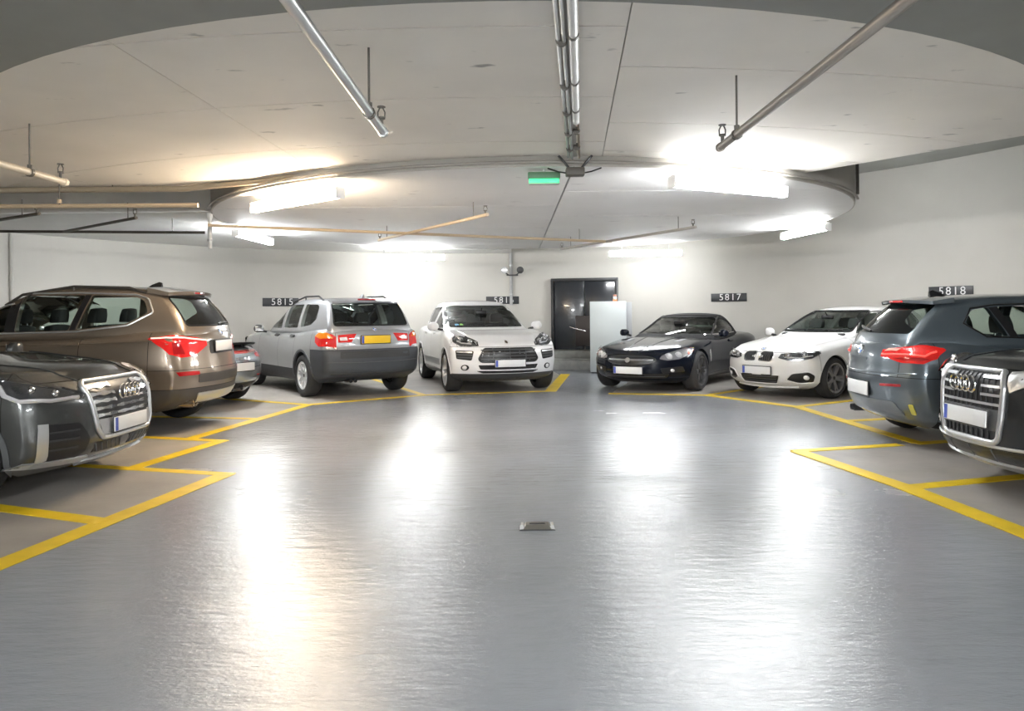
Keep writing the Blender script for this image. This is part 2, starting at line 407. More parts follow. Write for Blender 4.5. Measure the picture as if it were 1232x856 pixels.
lamp(-4.30, 12.5, 2.66, R(88), 1.55, False, 'short-looking tube lamp at the left end of the round slab', .7)
lamp(4.88, 12.45, 2.66, R(-84), 1.5, False, 'short-looking tube lamp at the right end of the round slab', .7)
lamp(-2.25, 16.25, 2.575, R(3), 1.6, False, 'far tube lamp above the silver-grey SUV and white SUV', .46)
lamp(2.88, 16.1, 2.61, R(-3), 1.56, False, 'far tube lamp above the white cabinet', .46)
for i, (x, y) in enumerate(((-3.2, -3.0), (3.2, -3.0), (-3.2, -6.0), (3.2, -6.0))):  # unseen lamps added behind the viewer to brighten ceiling and floor
    lamp(x, y, 2.7, R(0), 1.55, False, ['added fill tube on the rear ceiling, front left', 'added fill tube on the rear ceiling, front right', 'added fill tube on the rear ceiling, back left', 'added fill tube on the rear ceiling, back right'][i], 2.2)

# sprinkler branches
def sprinkler(t, x, y, z, up=.09, m=None):
    vs, fs = join_geo([tube_geo([(x, y, z), (x, y, z + up * .45)], .012, 8), tube_geo([(x - .02, y, z + up * .45), (x - .022, y, z + up * .75), (x - .008, y, z + up)], .005, 6),
                       tube_geo([(x + .02, y, z + up * .45), (x + .022, y, z + up * .75), (x + .008, y, z + up)], .005, 6), tube_geo([(x, y, z + up * .4), (x, y, z + up * .5)], .024, 10),
                       tube_geo([(x, y, z + up), (x, y, z + up + .006)], .026, 12)])
    obj('sprinkler_head', pyd('sprinkler_head', vs, fs), m or M_PIPED, t)
def branch(x, y0, y1, z, label, m, rod_y, r=.028):
    t = thing('sprinkler_pipe', label, 'pipe', (x, y0, z), 0, 'sprinkler pipes under the ceiling')
    tube('pipe', [(0, 0, 0), (0, y1 - y0, 0)], r, m, t, 10)
    tube('end_cap', [(0, y1 - y0 - .02, 0), (0, y1 - y0 + .02, 0)], r + .006, m, t, 10)
    sprinkler(t, 0, y1 - y0 - .05, r * .7, .12)
    tube('hanger_rod', [(0, rod_y - y0, r), (0, rod_y - y0, ZN - z)], .007, M_PIPED, t, 6)
    tube('pipe_clamp', [(0, rod_y - y0 - .015, 0), (0, rod_y - y0 + .015, 0)], r + .008, M_PIPED, t, 10)
    tube('rod_nut', [(0, rod_y - y0, r + .005), (0, rod_y - y0, r + .03)], .018, M_PIPED, t, 8)
    return t
branch(-.80, .6, 4.7, 2.53, 'steel sprinkler pipe overhead, left of the white ceiling conduit', M_GALV, 4.25)
branch(1.46, .6, 5.2, 2.52, 'steel sprinkler pipe overhead, right of the white ceiling conduit', mat('brown_steel', (.36, .33, .29), .4, .6), 4.82)
branch(-3.76, 2.5, 6.3, 2.52, 'cream sprinkler pipe hanging at the far left of the ceiling', mat('cream_steel', (.70, .62, .50), .4), 5.85)
def slant(a, b, z, label, m, r=.022, heads=(0, 1)):
    a = Vector((*a, z)); b = Vector((*b, z)); t = thing('sprinkler_pipe', label, 'pipe', a, 0, 'sprinkler pipes under the ceiling')
    d = b - a
    tube('pipe', [(0, 0, 0), tuple(d)], r, m, t, 8)
    for k in heads:
        p = d * (.985 if k else .015); sprinkler(t, p.x, p.y, .01, .1)
    for k in ((.1, .9) if len(heads) == 2 else (.9,)):
        p = d * k; tube('hanger_rod', [tuple(p), (p.x, p.y, ZL - z + .01)], .006, M_PIPED, t, 6)
    return t
slant((-4.1, 10.1), (1.75, 13.1), 2.6, 'long cream pipe crossing under the round slab', M_PIPE, .022, ())
slant((-2.2, 12.4), (-.29, 9.27), 2.6, 'cream branch pipe slanting under the left of the round slab', M_PIPE)
slant((.95, 14.5), (2.69, 10.9), 2.6, 'grey branch pipe slanting under the right of the round slab', mat('grey_pipe', (.42, .39, .35), .45))
slant((-9.0, 11.0), (-5.55, 8.8), 2.6, 'dark pipe nearest the left wall under the slab edge', M_PIPED, .02, (1,))
slant((-6.4, 10.7), (-4.64, 9.26), 2.6, 'dark branch pipe left of the round slab', M_PIPED, .02, (1,))
slant((-9.0, 10.3), (-4.5, 11.0), 2.6, 'dark pipe running along the top of the left wall', M_PIPED, .02, ())
vp = thing('down_pipe', 'short pale vertical pipe at the left end of the round slab', 'pipe', (-4.22, 10.48, 2.32))
tube('pipe', [(0, 0, 0), (0, 0, .5)], .03, M_WPIPE, vp); tube('elbow', [(0, 0, .42), (0, 0, .5)], .042, M_WPIPE, vp); tube('clip', [(0, 0, .1), (0, 0, .13)], .04, M_GALV, vp)
a = 62
vp2 = thing('fascia_pipe', 'dark vertical conduit on the right fascia of the round slab', 'pipe', (0, 0, 0))
a = 62
tube('pipe', [rimp(a, DR + .03, ZL + .08), rimp(a, DR + .03, ZC - .2)], .022, M_PIPED, vp2)
tube('clip', [rimp(a, DR + .03, 3.3), rimp(a, DR + .03, 3.34)], .032, M_PIPED, vp2)

# conduit bundle along the ceiling centre
cb = thing('ceiling_conduit', 'bundle of conduits along the ceiling leading to the round slab', 'conduit', (.26, 3.5, 2.86))
d = Vector((.34, 3.62, 0))
def along(t, off, dz=0):
    p = d * t; n = Vector((d.y, -d.x, 0)).normalized() * off
    return (p.x + n.x, p.y + n.y, dz)
obj('cable_tray', pyd('cable_tray', *(lambda v: (v, [(0, 1, 2, 3), (4, 7, 6, 5), (0, 4, 5, 1), (1, 5, 6, 2), (2, 6, 7, 3), (3, 7, 4, 0)]))([along(t, o, z) for z in (.0, .03) for (t, o) in ((-.9, -.012), (1, -.012), (1, .03), (-.9, .03))])), mat('tray_grey', (.36, .34, .31), .5), cb)
tube('conduit', [along(-.9, -.045), along(1, -.045)], .014, M_GALV, cb)
tube('conduit', [along(-.9, -.015, -.012), along(1, -.015, -.012)], .012, M_GALV, cb)
tube('conduit', [along(-.9, .055, -.01), along(1, .055, -.01)], .010, mat('brown_cable', (.22, .17, .12), .5), cb)
tube('white_pipe', [along(-.9, .035, -.015), along(.62, .035, -.015)], .026, M_WPIPE, cb, 10)
for t in (-.5, -.2, .12, .34, .52, .7, .86):
    tube('clip', [along(t - .004, .035, -.015), along(t + .004, .035, -.015)], .031, M_PIPED, cb, 10)
    tube('clip', [along(t - .004 + .03, -.03, -.006), along(t + .004 + .03, -.03, -.006)], .032, M_PIPED, cb, 10)
jb = thing('junction_box', 'dark junction box with loose cables where the conduits meet the round slab', 'junction box', (.62, 7.2, 2.72))
obj('box', box_me('box', (-.09, -.06, -.03), (.09, .06, .05), .012), M_PIPED, jb)
for s in (-1, 1):
    tube('cable', [(s * .05, -.02, .03), (s * .10, -.05, .09), (s * .16, -.04, .16)], .012, M_BLACK, jb, 6)
    tube('cable', [(s * .08, 0, .0), (s * .16, .03, .02), (s * .26, .06, .06)], .008, M_BLACK, jb, 6)
ex = thing('exit_light', 'small green lit emergency exit light under the round slab rim', 'exit sign', (.33, 7.42, 2.66))
obj('housing', box_me('housing', (-.16, -.04, .045), (.16, .04, .11), .008), mat('exit_housing', (.10, .22, .12), .4), ex)
obj('lit_panel', box_me('lit_panel', (-.15, -.035, .0), (.15, .035, .045), .006), mat('exit_green', (.05, .6, .2), .3, emit=(.06, 1, .28), es=.14), ex)
tube('mount', [(0, 0, .1), (0, 0, .145)], .015, M_GALV, ex, 8)
obj('lower_rail', box_me('lower_rail', (-.15, -.036, -.012), (.15, .036, .0), .003), mat('exit_rail', (.5, .55, .5), .4), ex)

# wall furniture
def wall_frame(u_x, u_y):     # turns a point near the wall into (angle, point on wall)
    return math.atan2(u_y - CY, u_x - CX)
def sign(ang, z, text, label, wdt=.80, hgt=.185):
    a = R(ang); x = CX + (CR - .012) * math.cos(a); y = CY + (CR - .012) * math.sin(a)
    t = thing('bay_number_sign', label, 'sign', (x, y, z), a + PI / 2 + PI, 'black bay number plates on the wall')
    # local: x runs along the wall to the viewer's right when facing it, -y towards the hall
    obj('plate', box_me('plate', (-wdt / 2, -.012, -hgt / 2), (wdt / 2, .006, hgt / 2), .003), M_BLACK if False else mat('sign_black', (.02, .022, .026), .4), t)
    cu = bpy.data.curves.new('digits', 'FONT'); cu.body = text; cu.size = hgt * 1.12; cu.align_x = 'CENTER'; cu.align_y = 'CENTER'; cu.extrude = .001; cu.space_character = 1.25
    tmp = bpy.data.objects.new('digits', cu); C.objects.link(tmp)
    bpy.context.view_layer.update()
    me = bpy.data.meshes.new_from_object(tmp.evaluated_get(bpy.context.evaluated_depsgraph_get()))
    bpy.data.objects.remove(tmp)
    o = obj('digits', me, None, t); me.materials.clear(); me.materials.append(mat('sign_white', (.72, .72, .72), .5))
    o.location = (.03, -.0135, 0); o.rotation_euler = (R(90), 0, 0)
    return t

sign(58.35, 1.665, '5817', 'black number plate 5817 on the wall above the dark convertible')
sign(123.6, 1.655, '5815', 'black number plate on the wall left of the silver-grey SUV roof')
sign(30.6, 1.685, '5818', 'black number plate above the roof of the grey hatchback')
sign(91.4, 1.672, '5816', 'black number plate half hidden behind the white SUV roof')
def on_wall(ang, z, inset=0.0):
    a = R(ang); return (CX + (CR - inset) * math.cos(a), CY + (CR - inset) * math.sin(a), z), a + PI / 2 + PI
# dark doorway above a concrete step
p, rz = on_wall(79.1, 0, .12)
dr = bpy.data.objects.new('door_1', None); C.objects.link(dr); dr.location = p; dr.rotation_euler = (0, 0, rz)
dr['kind'] = 'structure'; dr['label'] = 'dark glossy double door raised above a concrete step'
M_DOOR = mat('dark_door', (.018, .021, .026), .22, coat=.5)
M_DFR = mat('door_frame', (.012, .013, .015), .4)
for s in (-1, 1):
    obj('door_leaf', box_me('door_leaf', (s * .37 - .36, .0, .47), (s * .37 + .36, .05, 2.12), .004), M_DOOR, dr)
obj('kick_panel', box_me('kick_panel', (-.22, -.008, .55), (.62, .0, 1.28), .006), mat('door_panel', (.022, .016, .016), .4), dr)
obj('frame_head', box_me('frame_head', (-.80, -.06, 2.11), (.80, .09, 2.18), .004), M_DFR, dr)
for s in (-1, 1): obj('frame_jamb', box_me('frame_jamb', (s * .77 - .03, -.06, .44), (s * .77 + .03, .09, 2.12), .004), M_DFR, dr)
vs, fs = tube_geo([(-.36, -.04, 1.02), (-.25, -.055, .98), (-.05, -.055, .93), (.02, -.03, .91)], .012, 8)
obj('push_handle', pyd('push_handle', vs, fs, 60), M_CHROME, dr)
M_STEP = mat('step_concrete', (.42, .42, .40), .8, var=(6, .2), bump=(20, .3))
obj('step', box_me('step', (-.82, -.34, 0), (.85, .1, .26), .01), M_STEP, dr)
obj('step_riser', box_me('step_riser', (-.80, -.10, .26), (.80, .1, .44), .008), mat('step_concrete_dark', (.30, .30, .28), .8, var=(6, .2)), dr)
tube('kerb_edge', [(-.82, -.345, .255), (.85, -.345, .255)], .014, M_STEP, dr)
# white cabinet
cab = thing('metal_cabinet', 'tall plain white metal cabinet beside the dark door', 'cabinet', (2.13, 16.6, 0), R(-6))
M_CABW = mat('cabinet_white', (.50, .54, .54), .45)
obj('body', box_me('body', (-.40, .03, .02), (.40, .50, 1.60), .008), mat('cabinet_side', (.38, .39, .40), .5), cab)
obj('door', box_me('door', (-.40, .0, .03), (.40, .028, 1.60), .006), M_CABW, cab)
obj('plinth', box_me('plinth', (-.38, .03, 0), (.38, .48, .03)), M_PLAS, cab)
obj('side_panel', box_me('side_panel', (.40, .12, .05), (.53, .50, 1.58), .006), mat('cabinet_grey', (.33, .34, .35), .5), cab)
be = thing('warning_beacon', 'small orange and white beacon on top of the white cabinet', 'beacon', (2.30, 16.70, 1.60))
obj('base', box_me('base', (-.045, -.03, 0), (.045, .03, .05), .008), mat('beacon_orange', (.75, .25, .10), .4), be)
obj('lens', box_me('lens', (-.04, -.028, .05), (.04, .028, .11), .012), mat('beacon_white', (.8, .72, .66), .3), be)
obj('band', box_me('band', (-.042, -.03, .11), (.042, .03, .15), .01), mat('beacon_brown', (.3, .12, .07), .4), be)
# pipe on the end wall with a twin emergency spot
p, rz = on_wall(90.1, 1.55, .06)
vpw = thing('wall_pipe', 'grey vertical pipe on the end wall behind the white SUV', 'pipe', p, rz)
tube('pipe', [(0, 0, 0), (0, 0, 1.28)], .038, mat('wall_pipe_grey', (.40, .40, .40), .5), vpw, 12)
for z in (.25, .95): tube('clip', [(0, 0, z), (0, 0, z + .03)], .046, M_GALV, vpw, 12)
p, rz = on_wall(89.9, 2.36, .16)
tw = thing('twin_spot', 'dark twin-headed emergency spot on the wall pipe', 'spotlight', p, rz)
obj('bracket', box_me('bracket', (-.14, -.02, -.10), (.14, .03, -.07), .006), M_PLAS, tw)
for s, m_ in ((-1, M_CLR), (1, M_BLACK)):
    tube('arm', [(s * .09, 0, -.08), (s * .18, -.01, -.02)], .014, M_PLAS, tw, 8)
    vs, fs = lathe_geo([(.0, .02), (.03, .02), (.055, -.02), (.085, -.09), (.08, -.095), (.0, -.07)], 20, 'y')
    o = obj('spot_head', pyd('spot_head', [(v.x + s * .19, v.y, v.z + .03) for v in vs], fs, 50), M_PLAS if s > 0 else M_GALV, tw)
    vs, fs = lathe_geo([(.0, -.082), (.075, -.09)], 20, 'y')
    obj('lens', pyd('lens', [(v.x + s * .19, v.y, v.z + .03) for v in vs], fs), m_, o)
p, rz = on_wall(156.0, 0, .022)
lp = thing('corner_pipe', 'pale vertical pipe on the left wall', 'pipe', p, rz)
tube('pipe', [(0, 0, 0), (0, 0, 2.8)], .03, M_WALL, lp, 12); tube('clip', [(0, 0, 2.0), (0, 0, 2.04)], .038, M_WALL, lp, 12)
# floor stud
st = thing('floor_stud', 'low steel marker stud set in the aisle floor', 'road stud', (.148, 4.80, 0))
def frus(w0, d0, w1, d1, z0, z1, ox=0):
    return [(ox + sx * w, sy * d_, z) for (w, d_, z) in ((w0, d0, z0), (w1, d1, z1)) for sx, sy in ((-1, -1), (1, -1), (1, 1), (-1, 1))], [(3, 2, 1, 0), (4, 5, 6, 7), (0, 1, 5, 4), (1, 2, 6, 5), (2, 3, 7, 6), (3, 0, 4, 7)]
obj('base_plate', pyd('base_plate', *frus(.115, .06, .112, .058, 0, .006)), M_PLAS, st)
obj('body', pyd('body', *frus(.092, .05, .072, .036, .006, .03)), mat('stud_steel', (.30, .28, .24), .3, .9), st)
for s in (-1, 1):
    vs, fs = frus(.016, .045, .008, .034, .006, .03, 0); obj('reflector', pyd('reflector', [(v[0] + s * .096, v[1], v[2]) for v in vs], fs), mat('stud_reflector', (.8, .8, .78), .15, .4), st)
obj('slot', box_me('slot', (-.05, -.012, .028), (.05, .012, .032)), M_PLAS, st)
# ------------------------------------------------------------------ car building kit (car frame: x forward, y left, z up, origin mid wheelbase on the ground)
def axis_pts(a, r, n, k=4):
    core = [-(a - r) + 2 * (a - r) * i / n for i in range(n + 1)]
    edge = [a - r + r * math.tan(PI / 4 * (i + 1) / k) for i in range(k)]
    return [-e for e in reversed(edge)] + core + edge
def loftbox(P, n=(44, 14, 10), inset=0.0):
    xf, xr, top, bot, hw, sec = (curve(P[k]) for k in ('xf', 'xr', 'top', 'bot', 'hw', 'sec'))
    r = P.get('r', .09); pf, pfp = P.get('pf', (.3, 2.6)); pr, prp = P.get('pr', (.22, 2.8)); cr = P.get('crown', .05); crp = P.get('crownp', 2.4)
    xF0 = max(p[1] for p in P['xf']); xR0 = min(p[1] for p in P['xr'])
    a = (xF0 - xR0) / 2; b = max(p[1] for p in P['hw']); zs = [p[1] for p in P['top']]; c = (max(zs) - min(p[1] for p in P['bot'])) / 2
    A = (axis_pts(a, r, n[0]), axis_pts(b, r, n[1]), axis_pts(c, r, n[2]))
    N = [len(q) for q in A]; H = (a, b, c)
    idx = {}; vs = []
    def vert(i, j, k):
        key = (i, j, k)
        if key in idx: return idx[key]
        p = [A[0][i], A[1][j], A[2][k]]
        q = [max(-(H[m] - r), min(H[m] - r, p[m])) for m in range(3)]
        d = [p[m] - q[m] for m in range(3)]; L = math.sqrt(sum(e * e for e in d))
        if L > 1e-9: p = [q[m] + r * d[m] / L for m in range(3)]
        s, t, u = (p[m] / H[m] for m in range(3)); v = (u + 1) / 2
        x = (xF0 + xR0) / 2 + s * a; at = abs(t)
        for _ in range(3):
            zt = top(x) - cr * at ** crp - inset; zb = bot(x)
            z = zb + (zt - zb) * v
            F = xf(z) - pf * at ** pfp - inset; Q = xr(z) + pr * at ** prp + inset
            x = (F + Q) / 2 + s * (F - Q) / 2
        y = t * max(.02, hw(x) * sec(v) - inset)
        idx[key] = len(vs); vs.append(Vector((x, y, z)))
        return idx[key]
    fs = []
    for i in range(N[0] - 1):
        for j in range(N[1] - 1):
            for k, fl in ((0, 1), (N[2] - 1, 0)):
                f = (vert(i, j, k), vert(i + 1, j, k), vert(i + 1, j + 1, k), vert(i, j + 1, k)); fs.append(f[::-1] if fl else f)
        for k in range(N[2] - 1):
            for j, fl in ((0, 0), (N[1] - 1, 1)):
                f = (vert(i, j, k), vert(i + 1, j, k), vert(i + 1, j, k + 1), vert(i, j, k + 1)); fs.append(f[::-1] if fl else f)
    for j in range(N[1] - 1):
        for k in range(N[2] - 1):
            for i, fl in ((0, 1), (N[0] - 1, 0)):
                f = (vert(i, j, k), vert(i, j + 1, k), vert(i, j + 1, k + 1), vert(i, j, k + 1)); fs.append(f[::-1] if fl else f)
    return vs, fs
def boolean(me, cutter_geo):
    o = bpy.data.objects.new('tmp', me); C.objects.link(o)
    cm = pyd('cut', *cutter_geo)
    bm = bmesh.new(); bm.from_mesh(cm); bmesh.ops.recalc_face_normals(bm, faces=bm.faces); bm.to_mesh(cm); bm.free()
    c = bpy.data.objects.new('cut', cm); C.objects.link(c)
    md = o.modifiers.new('b', 'BOOLEAN'); md.operation = 'DIFFERENCE'; md.object = c; md.solver = 'EXACT'
    bpy.context.view_layer.update()
    res = bpy.data.meshes.new_from_object(o.evaluated_get(bpy.context.evaluated_depsgraph_get()))
    bpy.data.objects.remove(o); bpy.data.objects.remove(c)
    return res
def cyl_geo(x, z, r, y0, y1, n=48):
    vs = [Vector((x + r * math.cos(2 * PI * i / n), y, z + r * math.sin(2 * PI * i / n))) for y in (y0, y1) for i in range(n)]
    fs = [tuple(range(n)), tuple(range(2 * n - 1, n - 1, -1))] + [(i, n + i, n + (i + 1) % n, (i + 1) % n) for i in range(n)]
    return vs, fs
def prism_geo(pts, axis, lo, hi):
    n = len(pts)
    f = (lambda a, b, c: Vector((c, a, b))) if axis == 'x' else (lambda a, b, c: Vector((a, c, b)))
    vs = [f(p[0], p[1], c) for c in (lo, hi) for p in pts]
    return vs, [tuple(range(n)), tuple(range(2 * n - 1, n - 1, -1))] + [(i, n + i, n + (i + 1) % n, (i + 1) % n) for i in range(n)]
def rounded(pts, rad=.05, k=4):
    out = []; n = len(pts)
    for i in range(n):
        p = Vector(pts[i]); a = Vector(pts[i - 1]) - p; b = Vector(pts[(i + 1) % n]) - p
        r = min(rad, a.length * .45, b.length * .45); p0 = p + a.normalized() * r; p1 = p + b.normalized() * r
        for j in range(k + 1):
            t = j / k; out.append(tuple(p0 * (1 - t)**2 + p * 2 * t * (1 - t) + p1 * t * t))
    return out
def mir(pts): return [(-p[0], p[1]) if len(p) == 2 else (p[0], -p[1], p[2]) for p in reversed(pts)]
def ellipse(cy, cz, ry, rz, n=24, tilt=0):
    return [(cy + ry * math.cos(2 * PI * i / n) * math.cos(tilt) - rz * math.sin(2 * PI * i / n) * math.sin(tilt), cz + ry * math.cos(2 * PI * i / n) * math.sin(tilt) + rz * math.sin(2 * PI * i / n) * math.cos(tilt)) for i in range(n)]

class Car:
    def __init__(s, P, label, cat, loc, deg, group=None, name='car', zs=1):
        s.P = P; s.name = name
        s.root = thing(name, label, cat, (loc[0], loc[1], .004), R(deg), group)
        s.root.scale = (1, 1, zs)
        s.body_geo = loftbox(P['body'], (52, 16, 12)); s.gh_geo = loftbox(P['cab'], (30, 14, 10))
        s.bvh = {'b': BVHTree.FromPolygons(s.body_geo[0], s.body_geo[1]), 'g': BVHTree.FromPolygons(s.gh_geo[0], s.gh_geo[1])}
        s.wb = P['wb'] / 2; s.tr = P['tr']
    # ---- projection on the body
    def hit(s, p, side, tgt):
        B = s.bvh[tgt]
        if len(p) == 3:
            co, no, _, _ = B.find_nearest(Vector(p)); return co, no
        if side in 'FB':
            sg = 1 if side == 'F' else -1; o = Vector((sg * 6, p[0], p[1])); d = Vector((-sg, 0, 0))
        elif side in 'LR':
            sg = 1 if side == 'L' else -1; o = Vector((p[0], sg * 6, p[1])); d = Vector((0, -sg, 0))
        else: o = Vector((p[0], p[1], 6)); d = Vector((0, 0, -1))
        co, no, _, _ = B.ray_cast(o, d)
        if co is None:
            g = o + d * (6 - (2.0 if side in 'FB' else .8)); co, no, _, _ = B.find_nearest(g)
        return co, no
    def patch(s, name, pts, m, side='F', tgt='b', off=.004, th=.012, K=4, parent=None, dens=.04, bulge=0.0):
        dim = len(pts[0]); o = []
        n = len(pts)
        for i in range(n):
            a = Vector(pts[i]); b = Vector(pts[(i + 1) % n]); q = max(1, int((b - a).length / dens))
            for j in range(q): o.append(a + (b - a) * j / q)
        n = len(o); c = sum(o, Vector([0] * dim)) / n
        V = []; Nn = []
        for k in range(K, 0, -1):
            for p in o:
                co, no = s.hit(tuple(c + (p - c) * k / K), side, tgt); V.append(co + no * (off + bulge * (1 - (k / K)**2))); Nn.append(no)
        co, no = s.hit(tuple(c), side, tgt); V.append(co + no * (off + bulge)); cidx = len(V) - 1
        sk = len(V)
        for i in range(n): V.append(V[i] - Nn[i] * th)
        fs = []
        for k in range(K - 1):
            for i in range(n): fs.append((k * n + i, k * n + (i + 1) % n, (k + 1) * n + (i + 1) % n, (k + 1) * n + i))
        for i in range(n):
            fs.append(((K - 1) * n + i, (K - 1) * n + (i + 1) % n, cidx)); fs.append((i, sk + i, sk + (i + 1) % n, (i + 1) % n))
        bm = bmesh.new(); me = pyd('t', V, fs); bm.from_mesh(me); bmesh.ops.recalc_face_normals(bm, faces=bm.faces)
        f0 = bm.faces[:]; 
        bm.normal_update()
        tot = sum((f.normal.dot(Nn[0]) for f in f0[:n]), 0)
        if tot < 0: bmesh.ops.reverse_faces(bm, faces=bm.faces)
        bpy.data.meshes.remove(me)
        return obj(name, bm_mesh(bm, name, 40), m, parent or s.root)
    def loop(s, name, pts, rad, m, side='F', tgt='b', off=.006, closed=True, parent=None, dens=.05, n=6):
        o = []; N = len(pts)
        for i in range(N if closed else N - 1):
            a = Vector(pts[i]); b = Vector(pts[(i + 1) % N]); q = max(1, int((b - a).length / dens))
            for j in range(q): o.append(tuple(a + (b - a) * j / q))
        if not closed: o.append(tuple(pts[-1]))
        P = []
        for p in o:
            co, no = s.hit(p, side, tgt); P.append(co + no * off)
        return tube(name, P, rad, m, parent or s.root, n, closed)
    def bar(s, name, a, b, w, m, side='F', off=.012, th=.02, parent=None, wave=0, wn=6):
        n = 24 if wave else 10; up = []; dn = []
        for i in range(n + 1):
            t = i / n; y = a[0] + (b[0] - a[0]) * t; z = a[1] + (b[1] - a[1]) * t
            k = w * (.5 + wave * math.cos(2 * PI * wn * t)); up.append((y, z + k)); dn.append((y, z - k))
        V = []; fs = []
        for q in (up, dn):
            for p in q: co, no = s.hit(p, side, 'b'); V.append(co + no * off)
        for q in (up, dn):
            for p in q: co, no = s.hit(p, side, 'b'); V.append(co + no * (off - th))
        k = n + 1
        for i in range(n):
            fs += [(i, i + 1, k + i + 1, k + i), (i, 2 * k + i, 2 * k + i + 1, i + 1), (k + i, k + i + 1, 3 * k + i + 1, 3 * k + i)]
        fs += [(0, k, 3 * k, 2 * k), (n, 2 * k + n, 3 * k + n, k + n)]
        me = pyd(name, V, fs); bm = bmesh.new(); bm.from_mesh(me); bmesh.ops.recalc_face_normals(bm, faces=bm.faces); bm.to_mesh(me); bm.free()
        return obj(name, me, m, parent or s.root)
    # ---- shells
    def shells(s, pm, side_glass=(), ws=None, rw=None, cab_mat=None, glass_m=None, rear_glass=None, open_cab=True, ws_glass=None):
        P = s.P; wb, tr = s.wb, s.tr; ar = tr + P.get('arch', .045); hwm = max(p[1] for p in P['body']['hw'])
        me = pyd('b', *s.body_geo)
        cyl = join_geo([cyl_geo(sx * wb, P.get('arch_z', tr), ar, *(sorted((sy * (hwm - .33), sy * (hwm + .4))))) for sx in (-1, 1) for sy in (-1, 1)])
        me = boolean(me, cyl)
        bm = bmesh.new(); bm.from_mesh(me)
        core = bm.copy()
        for v in core.verts: v.co -= v.normal * .012
        obj('underbody', bm_mesh(core, 'underbody', 40), M_CORE, s.root)
        kill = []
        for f in bm.faces:
            c = f.calc_center_median()
            for sx in (-1, 1):
                if math.hypot(c.x - sx * wb, c.z - P.get('arch_z', tr)) < ar + .004 and all(math.hypot(v.co.x - sx * wb, v.co.z - P.get('arch_z', tr)) < ar + .004 for v in f.verts):
                    kill.append(f); break
        bmesh.ops.delete(bm, geom=kill, context='FACES')
        c = P['cut']; g = .003
        def hs(*h): return list(h)
        X0 = lambda x: (-1, 0, 0, -x - g)     # x >= v
        X1 = lambda x: (1, 0, 0, x - g)
        Z0 = lambda z: (0, 0, -1, -z - g)
        Z1 = lambda z: (0, 0, 1, z - g)
        k = (c['yh0'] - c['yh1']) / (c['xh'] - c['xcowl'])      # hood edge: |y| = yh1 + k (x - xcowl)
        def HI(sg): return (-k, sg, 0, c['yh1'] - k * c['xcowl'] - g)
        def HO(sg): return (k, -sg, 0, -(c['yh1'] - k * c['xcowl']) - g)
        YI = lambda v, sg: (0, sg, 0, v - g)
        YO = lambda v, sg: (0, -sg, 0, -v - g)
        zs = c['zs']; body = pm
        vz = c.get('zval')      # lower valance split
        pan = {'hood': [[X0(c['xcowl']), Z0(c['zh']), HI(1), HI(-1)]]}
        fb = [[X0(c['xfb']), Z1(c['zh'])] + ([Z0(vz)] if vz else [])] + [[X0(c['xfb']), Z0(c['zh']), HO(sg)] for sg in (1, -1)]
        pan['front_bumper'] = fb
        if vz:
            pan['front_valance'] = [[X0(c['xfb']), Z1(vz)]]; pan['rear_valance'] = [[X1(c['xrb']), Z1(c.get('zvalr', vz))]]
        lists = []
        for sg in (1, -1):
            lists.append(('fender', [[X0(c['xd0']), X1(c['xfb']), HO(sg), YO(.3, sg), Z0(zs)]]))
            lists.append(('front_door', [[X0(c['xd1']), X1(c['xd0']), YO(.3, sg), Z0(zs)]]))
            if c['xd2'] < c['xd1'] - .05: lists.append(('rear_door', [[X0(c['xd2']), X1(c['xd1']), YO(.3, sg), Z0(zs)]]))
            lists.append(('sill', [[X0(-wb), X1(wb), YO(.3, sg), Z1(zs)]]))
            q = [[X0(c['xrb']), X1(c['xd2']), YO(.3, sg), Z0(zs)]]
            q += [[X1(c['xrb']), Z0(c['ztg']), YO(c['ytg'], sg)]]
            lists.append(('quarter_panel', q))
        tg = [[X1(c.get('xtg', c['xrb'])), Z0(c['ztg']), YI(c['ytg'], 1), YI(c['ytg'], -1)]]
        rb = [[X1(c['xrb']), Z1(c['ztg'])] + ([Z0(c.get('zvalr', vz))] if vz else [])]
        lists += [('tailgate', tg), ('rear_bumper', rb)] + list(pan.items())
        valm = P.get('val_mat', M_DGREY)
        for nm, regs in lists:
            tot = bmesh.new(); tm = []
            for reg in regs:
                b2 = bm.copy()
                for (a_, b_, c_, d_) in reg:
                    no = Vector((a_, b_, c_)); L = no.length; co = no * (d_ / (L * L))
                    bmesh.ops.bisect_plane(b2, geom=list(b2.verts) + list(b2.edges) + list(b2.faces), plane_co=co, plane_no=no, clear_outer=True)
                m2 = bpy.data.meshes.new('t'); b2.to_mesh(m2); b2.free(); tot.from_mesh(m2); bpy.data.meshes.remove(m2)
            if not tot.faces: tot.free(); continue
            mm = valm if 'valance' in nm or (nm == 'sill' and P.get('clad', False)) else body
            if nm == 'rear_bumper' and P.get('rb_mat'): mm = P['rb_mat']
            obj(nm, bm_mesh(tot, nm, 32), mm, s.root)
        bm.free()
        # greenhouse
        gm = pyd('g', *s.gh_geo)
        Pi = dict(P['cab']); Pi['bot'] = [(p[0], p[1] - .2) for p in Pi['bot']]
        inner = loftbox(Pi, (20, 8, 6), .035)
        gm = boolean(gm, inner)
        cuts = []
        if ws: cuts.append(prism_geo(ws, 'x', P['mid'], 3.2))
        if rw: cuts.append(prism_geo(rw, 'x', -3.2, P.get('midr', P['mid'] - .8)))
        if cuts: gm = boolean(gm, join_geo(cuts))
        cuts = []
        for q in side_glass:
            cuts.append(prism_geo(q, 'y', .35, 1.4)); cuts.append(prism_geo(q, 'y', -1.4, -.35))
        if cuts: gm = boolean(gm, join_geo(cuts))
